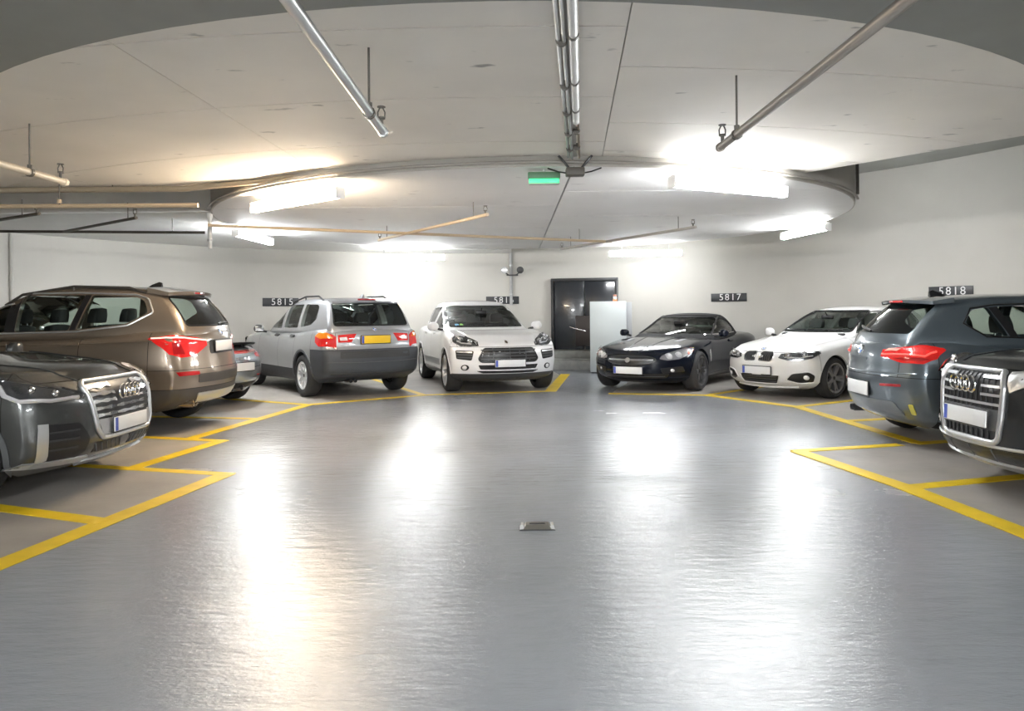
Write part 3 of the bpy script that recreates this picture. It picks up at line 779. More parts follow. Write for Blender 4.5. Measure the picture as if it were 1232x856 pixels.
        gm.polygons.foreach_set('use_smooth', [True] * len(gm.polygons)); gm.set_sharp_from_angle(angle=R(30)); gm.materials.clear()
        gm.name = 'roof'; obj('roof', gm, cab_mat or pm, s.root)
        gm_ = glass_m or G_CLEAR
        if ws: s.patch('windshield', ws, ws_glass or G_CLEAR, 'F', 'g', -.008, .004, 4)
        if rw: s.patch('rear_window', rw, rear_glass or gm_, 'B', 'g', -.008, .004, 4)
        for q in side_glass:
            for sd in 'LR': s.patch('side_window', q, gm_, sd, 'g', -.010, .004, 3)
    def arches(s, m, w=.05, off=.006, ext=22):
        ar = s.tr + s.P.get('arch', .045); az = s.P.get('arch_z', s.tr)
        for sx in (-1, 1):
            for sd in 'LR':
                V = []; n = 26; a0, a1 = R(-ext), R(180 + ext)
                for i in range(n + 1):
                    t = a0 + (a1 - a0) * i / n
                    for rr, oo in ((ar - .004, -.03), (ar - .004, off), (ar + w, off), (ar + w, -.004)):
                        co, no = s.hit((sx * s.wb + rr * math.cos(t), max(.16, az + rr * math.sin(t))), sd, 'b'); V.append(co + no * oo)
                fs = [(i * 4 + k, i * 4 + k + 1, (i + 1) * 4 + k + 1, (i + 1) * 4 + k) for i in range(n) for k in range(3)]
                me = pyd('wheel_arch_trim', V, fs, 40); bm = bmesh.new(); bm.from_mesh(me); bmesh.ops.recalc_face_normals(bm, faces=bm.faces); bm.to_mesh(me); bm.free()
                obj('wheel_arch_trim', me, m, s.root)
    # ---- wheels
    def wheels(s, style=5, rim_m=None, rr=.70, double=False, wdt=.235, ydrop=.015, steer=0, spw=.05):
        tr = s.tr; ri = tr * rr; rim_m = rim_m or M_SILV; hw = wdt / 2
        tv, tf = lathe_geo([(ri - .005, -hw * .82), (ri + .012, -hw), (ri + (tr - ri) * .5, -hw - .012), (tr - .028, -hw + .004), (tr - .008, -hw + .03), (tr, -hw * .5), (tr, hw * .5), (tr - .008, hw - .03), (tr - .028, hw - .004), (ri + (tr - ri) * .5, hw + .012), (ri + .012, hw), (ri - .005, hw * .82)], 48)
        tme = pyd('tire', tv, tf, 60)
        # rim, outer face at +y
        parts = [lathe_geo([(ri - .004, hw * .80), (ri + .006, hw * .96), (ri - .006, hw + .0), (ri - .022, hw * .92), (ri - .034, hw * .5), (ri - .045, -hw * .8)], 48),
                 lathe_geo([(.001, hw * .66), (.03, hw * .68), (.062, hw * .60), (.07, hw * .3)], 24)]
        for i in range(style):
            base = 2 * PI * i / style + PI / 2
            for dv in ((-.14, .14) if double else (0,)):
                t = base + dv
                rad = Vector((math.cos(base), 0, math.sin(base))); tip = Vector((math.cos(t), 0, math.sin(t)))
                p0 = (Vector((math.cos(base + dv * 1.6), 0, math.sin(base + dv * 1.6))) if double else rad) * .045; p1 = tip * (ri - .015)
                dd = (p1 - p0).normalized(); nn = Vector((-dd.z, 0, dd.x)); w0, w1 = (spw * .62, spw * .46) if double else (spw * 1.1, spw * .8)
                vs = []
                for p, w_, y0, y1 in ((p0, w0, hw * .35, hw * .66), ((p0 + p1) / 2, (w0 + w1) * .45, hw * .42, hw * .78), (p1, w1, hw * .45, hw * .86)):
                    for sg in (-1, 1):
                        vs += [p + nn * sg * w_ + Vector((0, y0, 0)), p + nn * sg * w_ * .7 + Vector((0, y1, 0))]
                fs = []
                for q in (0, 4): fs += [(q + 1, q + 3, q + 7, q + 5), (q, q + 1, q + 5, q + 4), (q + 3, q + 2, q + 6, q + 7)]
                parts.append((vs, fs))
        rv, rf = join_geo(parts); rme = pyd('wheel', rv, rf, 35)
        bm = bmesh.new(); bm.from_mesh(rme); bmesh.ops.recalc_face_normals(bm, faces=bm.faces); bm.to_mesh(rme); bm.free(); rme.set_sharp_from_angle(angle=R(35))
        dme = pyd('brake_disc', *lathe_geo([(.06, hw * .05), (ri * .72, hw * .05), (ri * .72, -hw * .1), (.06, -hw * .1)], 32), 40)
        hme = pyd('wheel_liner', *lathe_geo([(.01, -hw * .75), (ri - .03, -hw * .75)], 32))
        cme = pyd('hub_cap', *lathe_geo([(.0, hw * .72), (.026, hw * .71), (.03, hw * .66)], 20), 40)
        for mm, me in ((M_RUB, tme), (rim_m, rme), (M_DISC, dme), (M_CORE, hme), (M_BLACK, cme)): me.materials.append(mm)
        hwf = curve(s.P['body']['hw'])
        for sx in (1, -1):
            for sy in (1, -1):
                w = bpy.data.objects.new('wheel', rme); C.objects.link(w); w.parent = s.root
                w.location = (sx * s.wb, sy * (hwf(sx * s.wb) * s.P.get('wy', 1) - hw - ydrop), tr)
                st = R(steer) if sx > 0 else 0
                w.rotation_euler = (0, random.uniform(-.6, .6), st) if sy > 0 else (0, random.uniform(-.6, .6), PI + st)
                for nm, me in (('tire', tme), ('brake_disc', dme), ('wheel_liner', hme), ('hub_cap', cme)):
                    c = bpy.data.objects.new(nm, me); C.objects.link(c); c.parent = w
    # ---- common fittings
    def plate(s, z, side='F', col=None, y=0, w=.52, h=.115, tilt=0, off=.012, band=True):
        co, no = s.hit((y, z), side, 'b'); sg = 1 if side == 'F' else -1
        e = bpy.data.objects.new('license_plate', box_me('license_plate', (-.006, -w / 2, -h / 2), (.006, w / 2, h / 2), .003)); C.objects.link(e); e.parent = s.root
        e.data.materials.append(col or M_PLATE); e.location = co + Vector((sg * off, 0, 0)); e.rotation_euler = (0, R(tilt) * sg, 0 if sg > 0 else PI)
        if band: obj('euro_band', box_me('euro_band', (.006, -w / 2 + .004, -h / 2 + .004), (.0075, -w / 2 + .045, h / 2 - .004)), M_BLUE, e)
        obj('plate_frame', box_me('plate_frame', (-.012, -w / 2 - .012, -h / 2 - .012), (-.004, w / 2 + .012, h / 2 + .012), .003), M_BLACK, e)
        return e
    def mirrors(s, x, z, m, yo=.86, sz=(.10, .20, .14)):
        for sg in (1, -1):
            vs, fs = loftbox({'xf': [(-.5, .5), (.5, .5)], 'xr': [(-.5, -.5), (.5, -.5)], 'top': [(-.5, .5), (.5, .5)], 'bot': [(-.5, -.5), (.5, -.5)], 'hw': [(-.5, .5), (.5, .36)], 'sec': [(0, .85), (.5, 1), (1, .85)], 'r': .3, 'pf': (.25, 2), 'pr': (0, 2), 'crown': .1}, (4, 4, 4))
            c = Vector((x, sg * (yo + sz[1] / 2 + .03), z))
            V = [Vector((v.x * sz[0], v.y * sz[1], v.z * sz[2])) + c for v in vs]
            o = obj('door_mirror', pyd('door_mirror', V, fs, 60), m, s.root)
            tube('mirror_arm', [(x + .03, sg * (yo - .03), z - sz[2] * .45), (x, sg * (yo + .07), z - sz[2] * .3)], .022, M_BLACK, o, 8)
            obj('mirror_glass', box_me('mirror_glass', (x - sz[0] / 2 - .004, c.y - sz[1] * .38, z - sz[2] * .34), (x - sz[0] / 2 + .006, c.y + sz[1] * .38, z + sz[2] * .34), .002), M_CHROME, o)
    def handles(s, xs, z, m):
        for x in xs:
            for sd in 'LR':
                s.patch('door_handle', rounded([(x - .1, z - .014), (x + .1, z - .014), (x + .1, z + .018), (x - .1, z + .018)], .014), m, sd, 'b', .022, .02, 2)
    def seats(s, xf, xr, zt, zb=.75, rear=True, wheel_x=.35):
        def seat(x, y, w, nm):
            vs, fs = loftbox({'xf': [(0, .07), (1, .05)], 'xr': [(0, -.07), (1, -.05)], 'top': [(-1, 1), (1, 1)], 'bot': [(-1, 0), (1, 0)], 'hw': [(-1, .5), (1, .5)], 'sec': [(0, .9), (.5, 1), (1, .82)], 'r': .05, 'pf': (-.03, 2), 'pr': (.02, 2), 'crown': .05}, (2, 6, 6))
            h = zt - zb - .19
            V = [Vector((x + v.x - (v.z * h) * .28, y + v.y * w, zb + v.z * h)) for v in vs]
            o = obj(nm, pyd(nm, V, fs, 60), M_SEAT, s.root)
            for yy in ((0,) if w < .7 else (-.36, .36)):
                xt = x - h * .28 - .01
                hv = [Vector((xt + v.x * .75 - (v.z - .5) * .03, y + yy + v.y * .27, zt - .17 + v.z * .17)) for v in vs]
                hr = obj('headrest', pyd('headrest', hv, fs, 60), M_SEAT, o)
                for t in (-.06, .06): tube('headrest_post', [(xt, y + yy + t, zt - .22), (xt, y + yy + t, zt - .14)], .007, M_DISC, o, 6)
        for sg in (1, -1): seat(xf, sg * .37, .50, 'front_seat')
        if rear: seat(xr, 0, 1.2, 'rear_seat')
        sw = s.P.get('lhd', 1) * .37
        vs, fs = lathe_geo([(.165 + .017 * math.cos(t), .017 * math.sin(t)) for t in [2 * PI * i / 8 for i in range(9)]], 28, 'x')
        M = Matrix.Translation((wheel_x, sw, zb + .17)) @ Matrix.Rotation(R(-22), 4, 'Y')
        g2 = box_geo((-.012, -.16, -.02), (.012, .16, .03)); g3 = box_geo((-.03, -.05, -.05), (.02, .05, .05)); g4 = box_geo((-.01, -.02, -.16), (.01, .02, 0))
        V, F = join_geo([(vs, fs), g2, g3, g4]); obj('steering_wheel', pyd('steering_wheel', [M @ v for v in V], F, 50), M_SEAT, s.root)
        return
    def dash(s, x0, x1, z, w=.66):
        obj('dashboard', box_me('dashboard', (x0, -w, z - .16), (x1, w, z), .05, 3), M_SEAT, s.root)
    def rear_mirror(s, x, z):
        o = obj('rear_view_mirror', box_me('rear_view_mirror', (x - .015, -.11, z - .035), (x + .015, .11, z + .035), .012), M_BLACK, s.root)
        tube('stalk', [(x, 0, z + .02), (x + .06, 0, z + .085)], .01, M_BLACK, o, 6)
    def wiper(s, pts, side='B', tgt='g'):
        o = s.loop('wiper', pts, .012, M_BLACK, side, tgt, .02, False)
        return o
    def fin(s, x, m=None):
        z = s.hit((x, 0), 'T', 'g')[0].z
        V = [(x + .10, 0, z - .01), (x - .10, .03, z - .01), (x - .10, -.03, z - .01), (x - .07, .006, z + .062), (x - .07, -.006, z + .062), (x - .105, .008, z + .05), (x - .105, -.008, z + .05), (x + .04, .028, z - .01), (x + .04, -.028, z - .01), (x + .02, .008, z + .03), (x + .02, -.008, z + .03)]
        F = [(0, 7, 9), (0, 10, 8), (0, 9, 10), (7, 1, 3, 9), (8, 10, 4, 2), (9, 3, 4, 10), (1, 5, 3), (2, 4, 6), (3, 5, 6, 4), (1, 2, 6, 5), (0, 8, 2, 1, 7)]
        obj('roof_antenna', pyd('roof_antenna', V, F), m or M_BLACK, s.root)
    def badge_round(s, y, z, r, side, quad=True):
        sg = 1 if side == 'F' else -1
        co, no = s.hit((y, z), side, 'b')
        q = no.to_track_quat('X', 'Z')
        e = bpy.data.objects.new('badge', pyd('badge', *lathe_geo([(.0, .004), (r * .78, .005), (r * .80, .008), (r, .007), (r * 1.02, -.004)], 24, 'x'), 40)); C.objects.link(e); e.parent = s.root
        e.data.materials.append(M_CHROME); e.location = co + no * .002; e.rotation_mode = 'QUATERNION'; e.rotation_quaternion = q
        if quad:
            for i in range(4):
                a0 = PI / 2 * i; vs = [Vector((.0065, 0, 0))] + [Vector((.0065, r * .66 * math.cos(a0 + PI / 2 * j / 6), r * .66 * math.sin(a0 + PI / 2 * j / 6))) for j in range(7)]
                obj('badge_quarter', pyd('badge_quarter', vs, [(0, j + 1, j + 2) for j in range(6)]), M_BBLUE if i % 2 else M_WHITE, e)
        return e
    def rings(s, z, r, gap, m=None, off=.03):
        o = None
        for i in range(4):
            y = (i - 1.5) * gap
            co, no = s.hit((0, z), 'F', 'b')
            cx = s.hit((y, z), 'F', 'b')[0].x + off
            t = tube('emblem_ring', [(cx, y + r * math.cos(2 * PI * k / 24), z + r * math.sin(2 * PI * k / 24)) for k in range(24)], r * .14, M_CHROME, s.root, 6, True)
    def exhaust(s, x, ys, z, r=.04, m=None):
        for y in ys:
            vs, fs = lathe_geo([(r * .8, .16), (r * .85, 0.01), (r * .95, -.0), (r, .01), (r, .2)], 20, 'x')
            o = obj('exhaust_pipe', pyd('exhaust_pipe', [Vector((x + v.x, y + v.y, z + v.z)) for v in vs], fs, 50), m or M_CHROME, s.root)
            obj('exhaust_bore', pyd('exhaust_bore', [Vector((x + .05, y + r * .84 * math.cos(2 * PI * i / 16), z + r * .84 * math.sin(2 * PI * i / 16))) for i in range(16)], [tuple(range(16))]), M_CORE, o)
    def headlamp(s, pts, proj, sides=(1, -1), base=None, strip=None, strip_r=.008, lens=True, K=3, pr=.045, pmat=None):
        for sg in sides:
            q = pts if sg > 0 else mir(pts)
            h = s.patch('headlight', q, base or M_LAMP, 'F', 'b', .004, .02, K)
            for p in proj:
                p = tuple(p) if sg > 0 else ((p[0], -p[1], p[2]) if len(p) == 3 else (-p[0], p[1])); co, no = s.hit(p, 'F', 'b')
                vs, fs = lathe_geo([(0, pr * .55), (pr * .4, pr * .48), (pr * .75, pr * .25), (pr, 0), (pr * 1.15, .004), (pr * 1.25, -.01)], 20, 'x')
                e = bpy.data.objects.new('projector', pyd('projector', vs, fs, 50)); C.objects.link(e); e.parent = h; e.data.materials.append(pmat or M_CHROME)
                e.location = co + no * .004; e.rotation_mode = 'QUATERNION'; e.rotation_quaternion = Vector((1, sg * .25, 0)).to_track_quat('X', 'Z')
            if strip:
                st = strip if sg > 0 else [((p[0], -p[1], p[2]) if len(p) == 3 else (-p[0], p[1])) for p in strip]
                s.loop('light_strip', st, strip_r, M_CLR, 'F', 'b', .010, False, h)
            if lens: s.patch('lens', q, G_LENS, 'F', 'b', .035, .03, K, h)
CARS = {'left_suv': (-5.38, 6.28, 0.0), 'brown_suv': (-5.92, 9.35, 179.9), 'coupe': (-6.05, 12.1, 155.0), 'silver_suv': (-3.61, 14.16, 126.3), 'white_suv': (-.65, 14.75, -74.8),
        'convertible': (3.25, 14.48, -124.3), 'white_hatch': (5.59, 12.95, -145.7), 'grey_hatch': (5.87, 7.85, -3.0), 'right_suv': (5.57, 5.50, -181.0)}
ZS = {'left_suv': 1.0, 'brown_suv': 1.05, 'grey_hatch': 1.07, 'right_suv': 1.0}
# ------------------------------------------------------------------ the cars
def sub(pts, sg): return pts if sg > 0 else mir(pts)
def spoiler(c, x0, z0, x1, z1, w, m, th=.03, sweep=.10, name='roof_spoiler'):
    n = 12; V = []; fs = []
    for i in range(n + 1):
        t = -1 + 2 * i / n; y = t * w; s_ = sweep * abs(t)**2.5; d = .02 * t * t
        V += [(x0 + s_ * .3, y, z0 - d), (x1 + s_, y, z1 - d), (x1 + s_ + .01, y, z1 - d - th), (x0 + s_ * .3, y, z0 - d - th * 1.6)]
    for i in range(n):
        for k in range(4): fs.append((i * 4 + k, i * 4 + (k + 1) % 4, (i + 1) * 4 + (k + 1) % 4, (i + 1) * 4 + k))
    fs += [(3, 2, 1, 0), tuple(n * 4 + k for k in range(4))]
    me = pyd(name, V, fs, 40); bm = bmesh.new(); bm.from_mesh(me); bmesh.ops.recalc_face_normals(bm, faces=bm.faces); bm.to_mesh(me); bm.free()
    return obj(name, me, m, c.root)
SEC = [(0, .84), (.10, .93), (.32, .98), (.55, 1.0), (.74, .985), (.88, .955), (1, .90)]
GSEC = [(0, 1), (.3, .955), (.6, .875), (.85, .79), (1, .73)]

# ---- small hatchbacks
def hatch_params():
    return {'wb': 2.69, 'tr': .318, 'arch': .042, 'mid': -.35, 'midr': -1.2,
     'body': {'xf': [(.14, 1.96), (.24, 2.07), (.40, 2.125), (.58, 2.12), (.70, 2.07), (.78, 1.97)], 'xr': [(.2, -2.0), (.32, -2.13), (.5, -2.19), (.62, -2.205), (.72, -2.185), (.85, -2.17), (.95, -2.13), (1.02, -2.06)],
              'top': [(2.1, .70), (1.98, .755), (1.7, .825), (1.2, .905), (.8, .955), (.5, .965), (0, .965), (-1, .985), (-1.8, 1.02), (-2.1, 1.0)], 'bot': [(-2.2, .24), (-1.7, .18), (0, .16), (1.6, .15), (2.1, .17)],
              'hw': [(2.1, .72), (1.85, .81), (1.6, .86), (1.345, .878), (.8, .868), (0, .866), (-.8, .872), (-1.345, .886), (-1.8, .865), (-2.2, .74)], 'sec': SEC, 'r': .09, 'pf': (.34, 2.4), 'pr': (.24, 2.6), 'crown': .055},
     'cab': {'xf': [(.88, .95), (.98, .76), (1.15, .47), (1.30, .18), (1.38, -.05), (1.43, -.3)], 'xr': [(.9, -2.12), (1.02, -2.07), (1.15, -1.96), (1.28, -1.82), (1.38, -1.66), (1.43, -1.5)],
             'top': [(.9, 1.0), (.25, 1.30), (-.1, 1.385), (-.45, 1.42), (-.9, 1.425), (-1.4, 1.405), (-1.9, 1.365)], 'bot': [(-3, .90), (3, .90)], 'hw': [(1, .66), (.5, .735), (0, .76), (-.6, .775), (-1.3, .765), (-2.05, .67)], 'sec': GSEC, 'r': .075, 'pf': (.20, 2.2), 'pr': (.14, 2.4), 'crown': .04},
     'cut': {'xcowl': .80, 'xh': 2.1, 'yh0': .60, 'yh1': .70, 'zh': .715, 'xfb': 1.70, 'xd0': .78, 'xd1': -.36, 'xd2': -1.02, 'zs': .27, 'xrb': -1.78, 'ztg': .66, 'ytg': .62}}
H_WS = rounded([(-.63, 1.0), (.63, 1.0), (.53, 1.345), (-.53, 1.345)], .05)
H_RW = rounded([(-.60, 1.055), (.60, 1.055), (.52, 1.335), (-.52, 1.335)], .06)
H_SG = [rounded([(.48, 1.0), (-.28, 1.005), (-.28, 1.315), (-.06, 1.30), (.12, 1.235)], .03), rounded([(-.36, 1.005), (-.98, 1.02), (-1.12, 1.30), (-.36, 1.318)], .03), rounded([(-1.07, 1.025), (-1.28, 1.04), (-1.44, 1.15), (-1.36, 1.27), (-1.20, 1.295)], .03)]
def hatch_common(c, pm, rim, double):
    c.shells(pm, H_SG, H_WS, H_RW)
    c.loop('windshield_seal', H_WS, .012, M_BLACK, 'F', 'g', .003)
    c.arches(pm, .012, .004, 8)
    c.wheels(5, rim, .72, double, .215, steer=0)
    c.mirrors(.56, .985, pm, .80)
    c.handles((-.22, -1.0), .84, pm)
    c.seats(.05, -.85, 1.22, .72); c.dash(.40, .70, .985, .60); c.rear_mirror(.22, 1.24)
    for sd in 'LR':
        c.loop('window_trim', [(.50, .99), (-.3, .995), (-1.28, 1.03), (-1.46, 1.15), (-1.36, 1.285), (-1.15, 1.315), (-.3, 1.335), (-.06, 1.315), (.13, 1.245)], .008, M_BLACK, sd, 'g', .004)
        for x in (-.32, -1.035):
            c.patch('pillar_trim', [(x - .045, 1.01), (x + .045, 1.005), (x + .03, 1.315), (x - .06, 1.31)] if x > -.5 else [(x - .03, 1.03), (x + .05, 1.02), (x - .08, 1.30), (x - .16, 1.29)], M_BLACK, sd, 'g', .003, .006, 2)
def build_white_hatch():
    pm = paint('white_paint', (.74, .74, .73), 0.0, .35)
    c = Car(hatch_params(), 'white hatchback facing the aisle beside the dark convertible', 'car', CARS['white_hatch'][:2], CARS['white_hatch'][2], zs=ZS.get('white_hatch', 1))
    hatch_common(c, pm, mat('rim_dark', (.26, .26, .27), .3, .8), True)
    for sg in (1, -1):
        kd = rounded(sub([(.03, .585), (.235, .575), (.275, .65), (.245, .715), (.045, .72)], sg), .03)
        k = c.patch('kidney_grille', kd, M_BLACK, 'F', 'b', .003, .01)
        c.loop('grille_frame', kd, .009, M_CHROME, 'F', 'b', .008, parent=k)
        for i in range(5):
            y = sg * (.07 + i * .034); c.loop('grille_slat', [(y, .595), (y, .705)], .005, M_DGREY, 'F', 'b', .008, False, k)
        sd = rounded(sub([(.44, .30), (.53, .405), (.74, .435), (.80, .38), (.77, .27), (.60, .25)], sg), .03)
        v = c.patch('side_intake', sd, M_BLACK, 'F', 'b', .004, .02)
        c.loop('intake_rim', sd, .010, pm, 'F', 'b', .004, parent=v)
        f = c.patch('fog_light', ellipse(sg * .70, .345, .034, .034), M_CLR, 'F', 'b', .014, .02, 3, v, bulge=.012)
    lw = rounded([(-.37, .372), (.37, .372), (.31, .235), (-.31, .235)], .03)
    v = c.patch('lower_intake', lw, M_BLACK, 'F', 'b', .004, .02); c.loop('intake_rim', lw, .010, pm, 'F', 'b', .004, parent=v)
    for z in (.27, .305, .34): c.bar('mesh_bar', (-.31, z), (.31, z), .006, M_DGREY, 'F', .008, .01, v)
    c.loop('splitter', [(-.55, .19), (-.3, .185), (0, .18), (.3, .185), (.55, .19)], .014, pm, 'F', 'b', .010, False)
    c.headlamp([(2.04, .345, .625), (2.02, .38, .69), (1.93, .58, .735), (1.80, .76, .765), (1.68, .85, .775), (1.70, .86, .725), (1.82, .79, .645), (1.93, .66, .605), (2.0, .48, .595)], [(1.98, .47, .66), (1.87, .67, .695)], strip=[(2.0, .42, .64), (1.92, .64, .645), (1.80, .78, .69)], strip_r=.008)
    c.plate(.435); c.badge_round(0, .758, .042, 'F')
    for sg in (1, -1): c.loop('hood_crease', [(2.0, sg * .22), (1.4, sg * .38), (.85, sg * .50)], .004, pm, 'T', 'b', .001, False)
    c.wiper([(-.05, 1.02), (.5, 1.02)], 'F'); c.wiper([(-.55, 1.02), (-.1, 1.02)], 'F')
    return c
def build_grey_hatch():
    pm = paint('blue_grey_paint', (.10, .125, .145), .55, .3)
    c = Car(hatch_params(), 'dark blue-grey hatchback seen from behind with red tail lamps', 'car', CARS['grey_hatch'][:2], CARS['grey_hatch'][2], zs=ZS.get('grey_hatch', 1))
    hatch_common(c, pm, M_SILV, False)
    spoiler(c, -1.52, 1.408, -1.80, 1.375, .57, pm, .03, .10)
    obj('brake_light', box_me('brake_light', (-1.805, -.14, 1.348), (-1.77, .14, 1.369), .005), M_RED, c.root)
    for sg in (1, -1):
        tl = sub([(-2.17, .40, .85), (-2.15, .41, .92), (-2.11, .52, .955), (-2.02, .66, 1.0), (-1.72, .88, 1.02), (-1.70, .89, .985), (-1.80, .88, .85), (-1.92, .83, .795), (-2.08, .66, .80), (-2.14, .52, .835)], sg)
        t = c.patch('tail_light', tl, M_RED, 'B', 'b', .004, .02, 4)
        c.loop('light_strip', sub([(-2.15, .43, .87), (-2.08, .60, .88), (-1.90, .82, .865), (-1.80, .87, .93)], sg), .011, mat('tail_glow', (.95, .12, .10), .15, coat=1, emit=(1, .08, .05), es=.05), 'B', 'b', .012, False, t)
        c.patch('dark_band', sub([(-2.1, .56, .84), (-2.0, .72, .85), (-1.86, .84, .835), (-1.92, .81, .82), (-2.05, .68, .822)], sg), M_REDD, 'B', 'b', .012, .01, 2, t)
        c.patch('reverse_light', sub([(-2.13, .44, .90), (-2.07, .58, .915), (-2.04, .62, .945), (-2.10, .48, .93)], sg), mat('pink_lens', (.85, .35, .30), .1, coat=1), 'B', 'b', .012, .01, 2, t)
        c.patch('reflector', rounded(sub([(.42, .565), (.66, .575), (.66, .60), (.42, .59)], sg), .01), M_REDD, 'B', 'b', .006, .01)
    c.plate(.52, 'B', w=.50, h=.13, band=False, off=.008)
    c.patch('bumper_insert', rounded([(-.62, .30), (.62, .30), (.56, .43), (-.56, .43)], .04), mat('insert_grey', (.16, .175, .19), .35, .4, coat=.5), 'B', 'b', .008, .02)
    c.patch('tow_cover', rounded([(.44, .31), (.48, .31), (.48, .40), (.44, .40)], .01), mat('yellow_mark', (.6, .5, .05), .5), 'B', 'b', .012, .01, 2) if False else c.patch('tow_cover', rounded([(-.74, .33), (-.70, .33), (-.70, .42), (-.74, .42)], .01), mat('yellow_mark', (.5, .45, .08), .5), 'B', 'b', .010, .01, 2)
    b = c.badge_round(0, .885, .055, 'B')
    c.patch('trunk_handle', rounded([(-.18, .80), (.18, .80), (.18, .82), (-.18, .82)], .01), pm, 'B', 'b', .012, .02, 2)
    c.wiper([(0, 1.06), (.12, 1.075), (.45, 1.10)], 'B')
    c.exhaust(-2.06, (.54, .46), .255, .034, M_PLAS)
    c.fin(-1.35, M_BLACK)
    c.loop('tail_crease', [(-.78, .70), (-.4, .69), (0, .685), (.4, .69), (.78, .70)], .006, pm, 'B', 'b', .002, False)
    return c

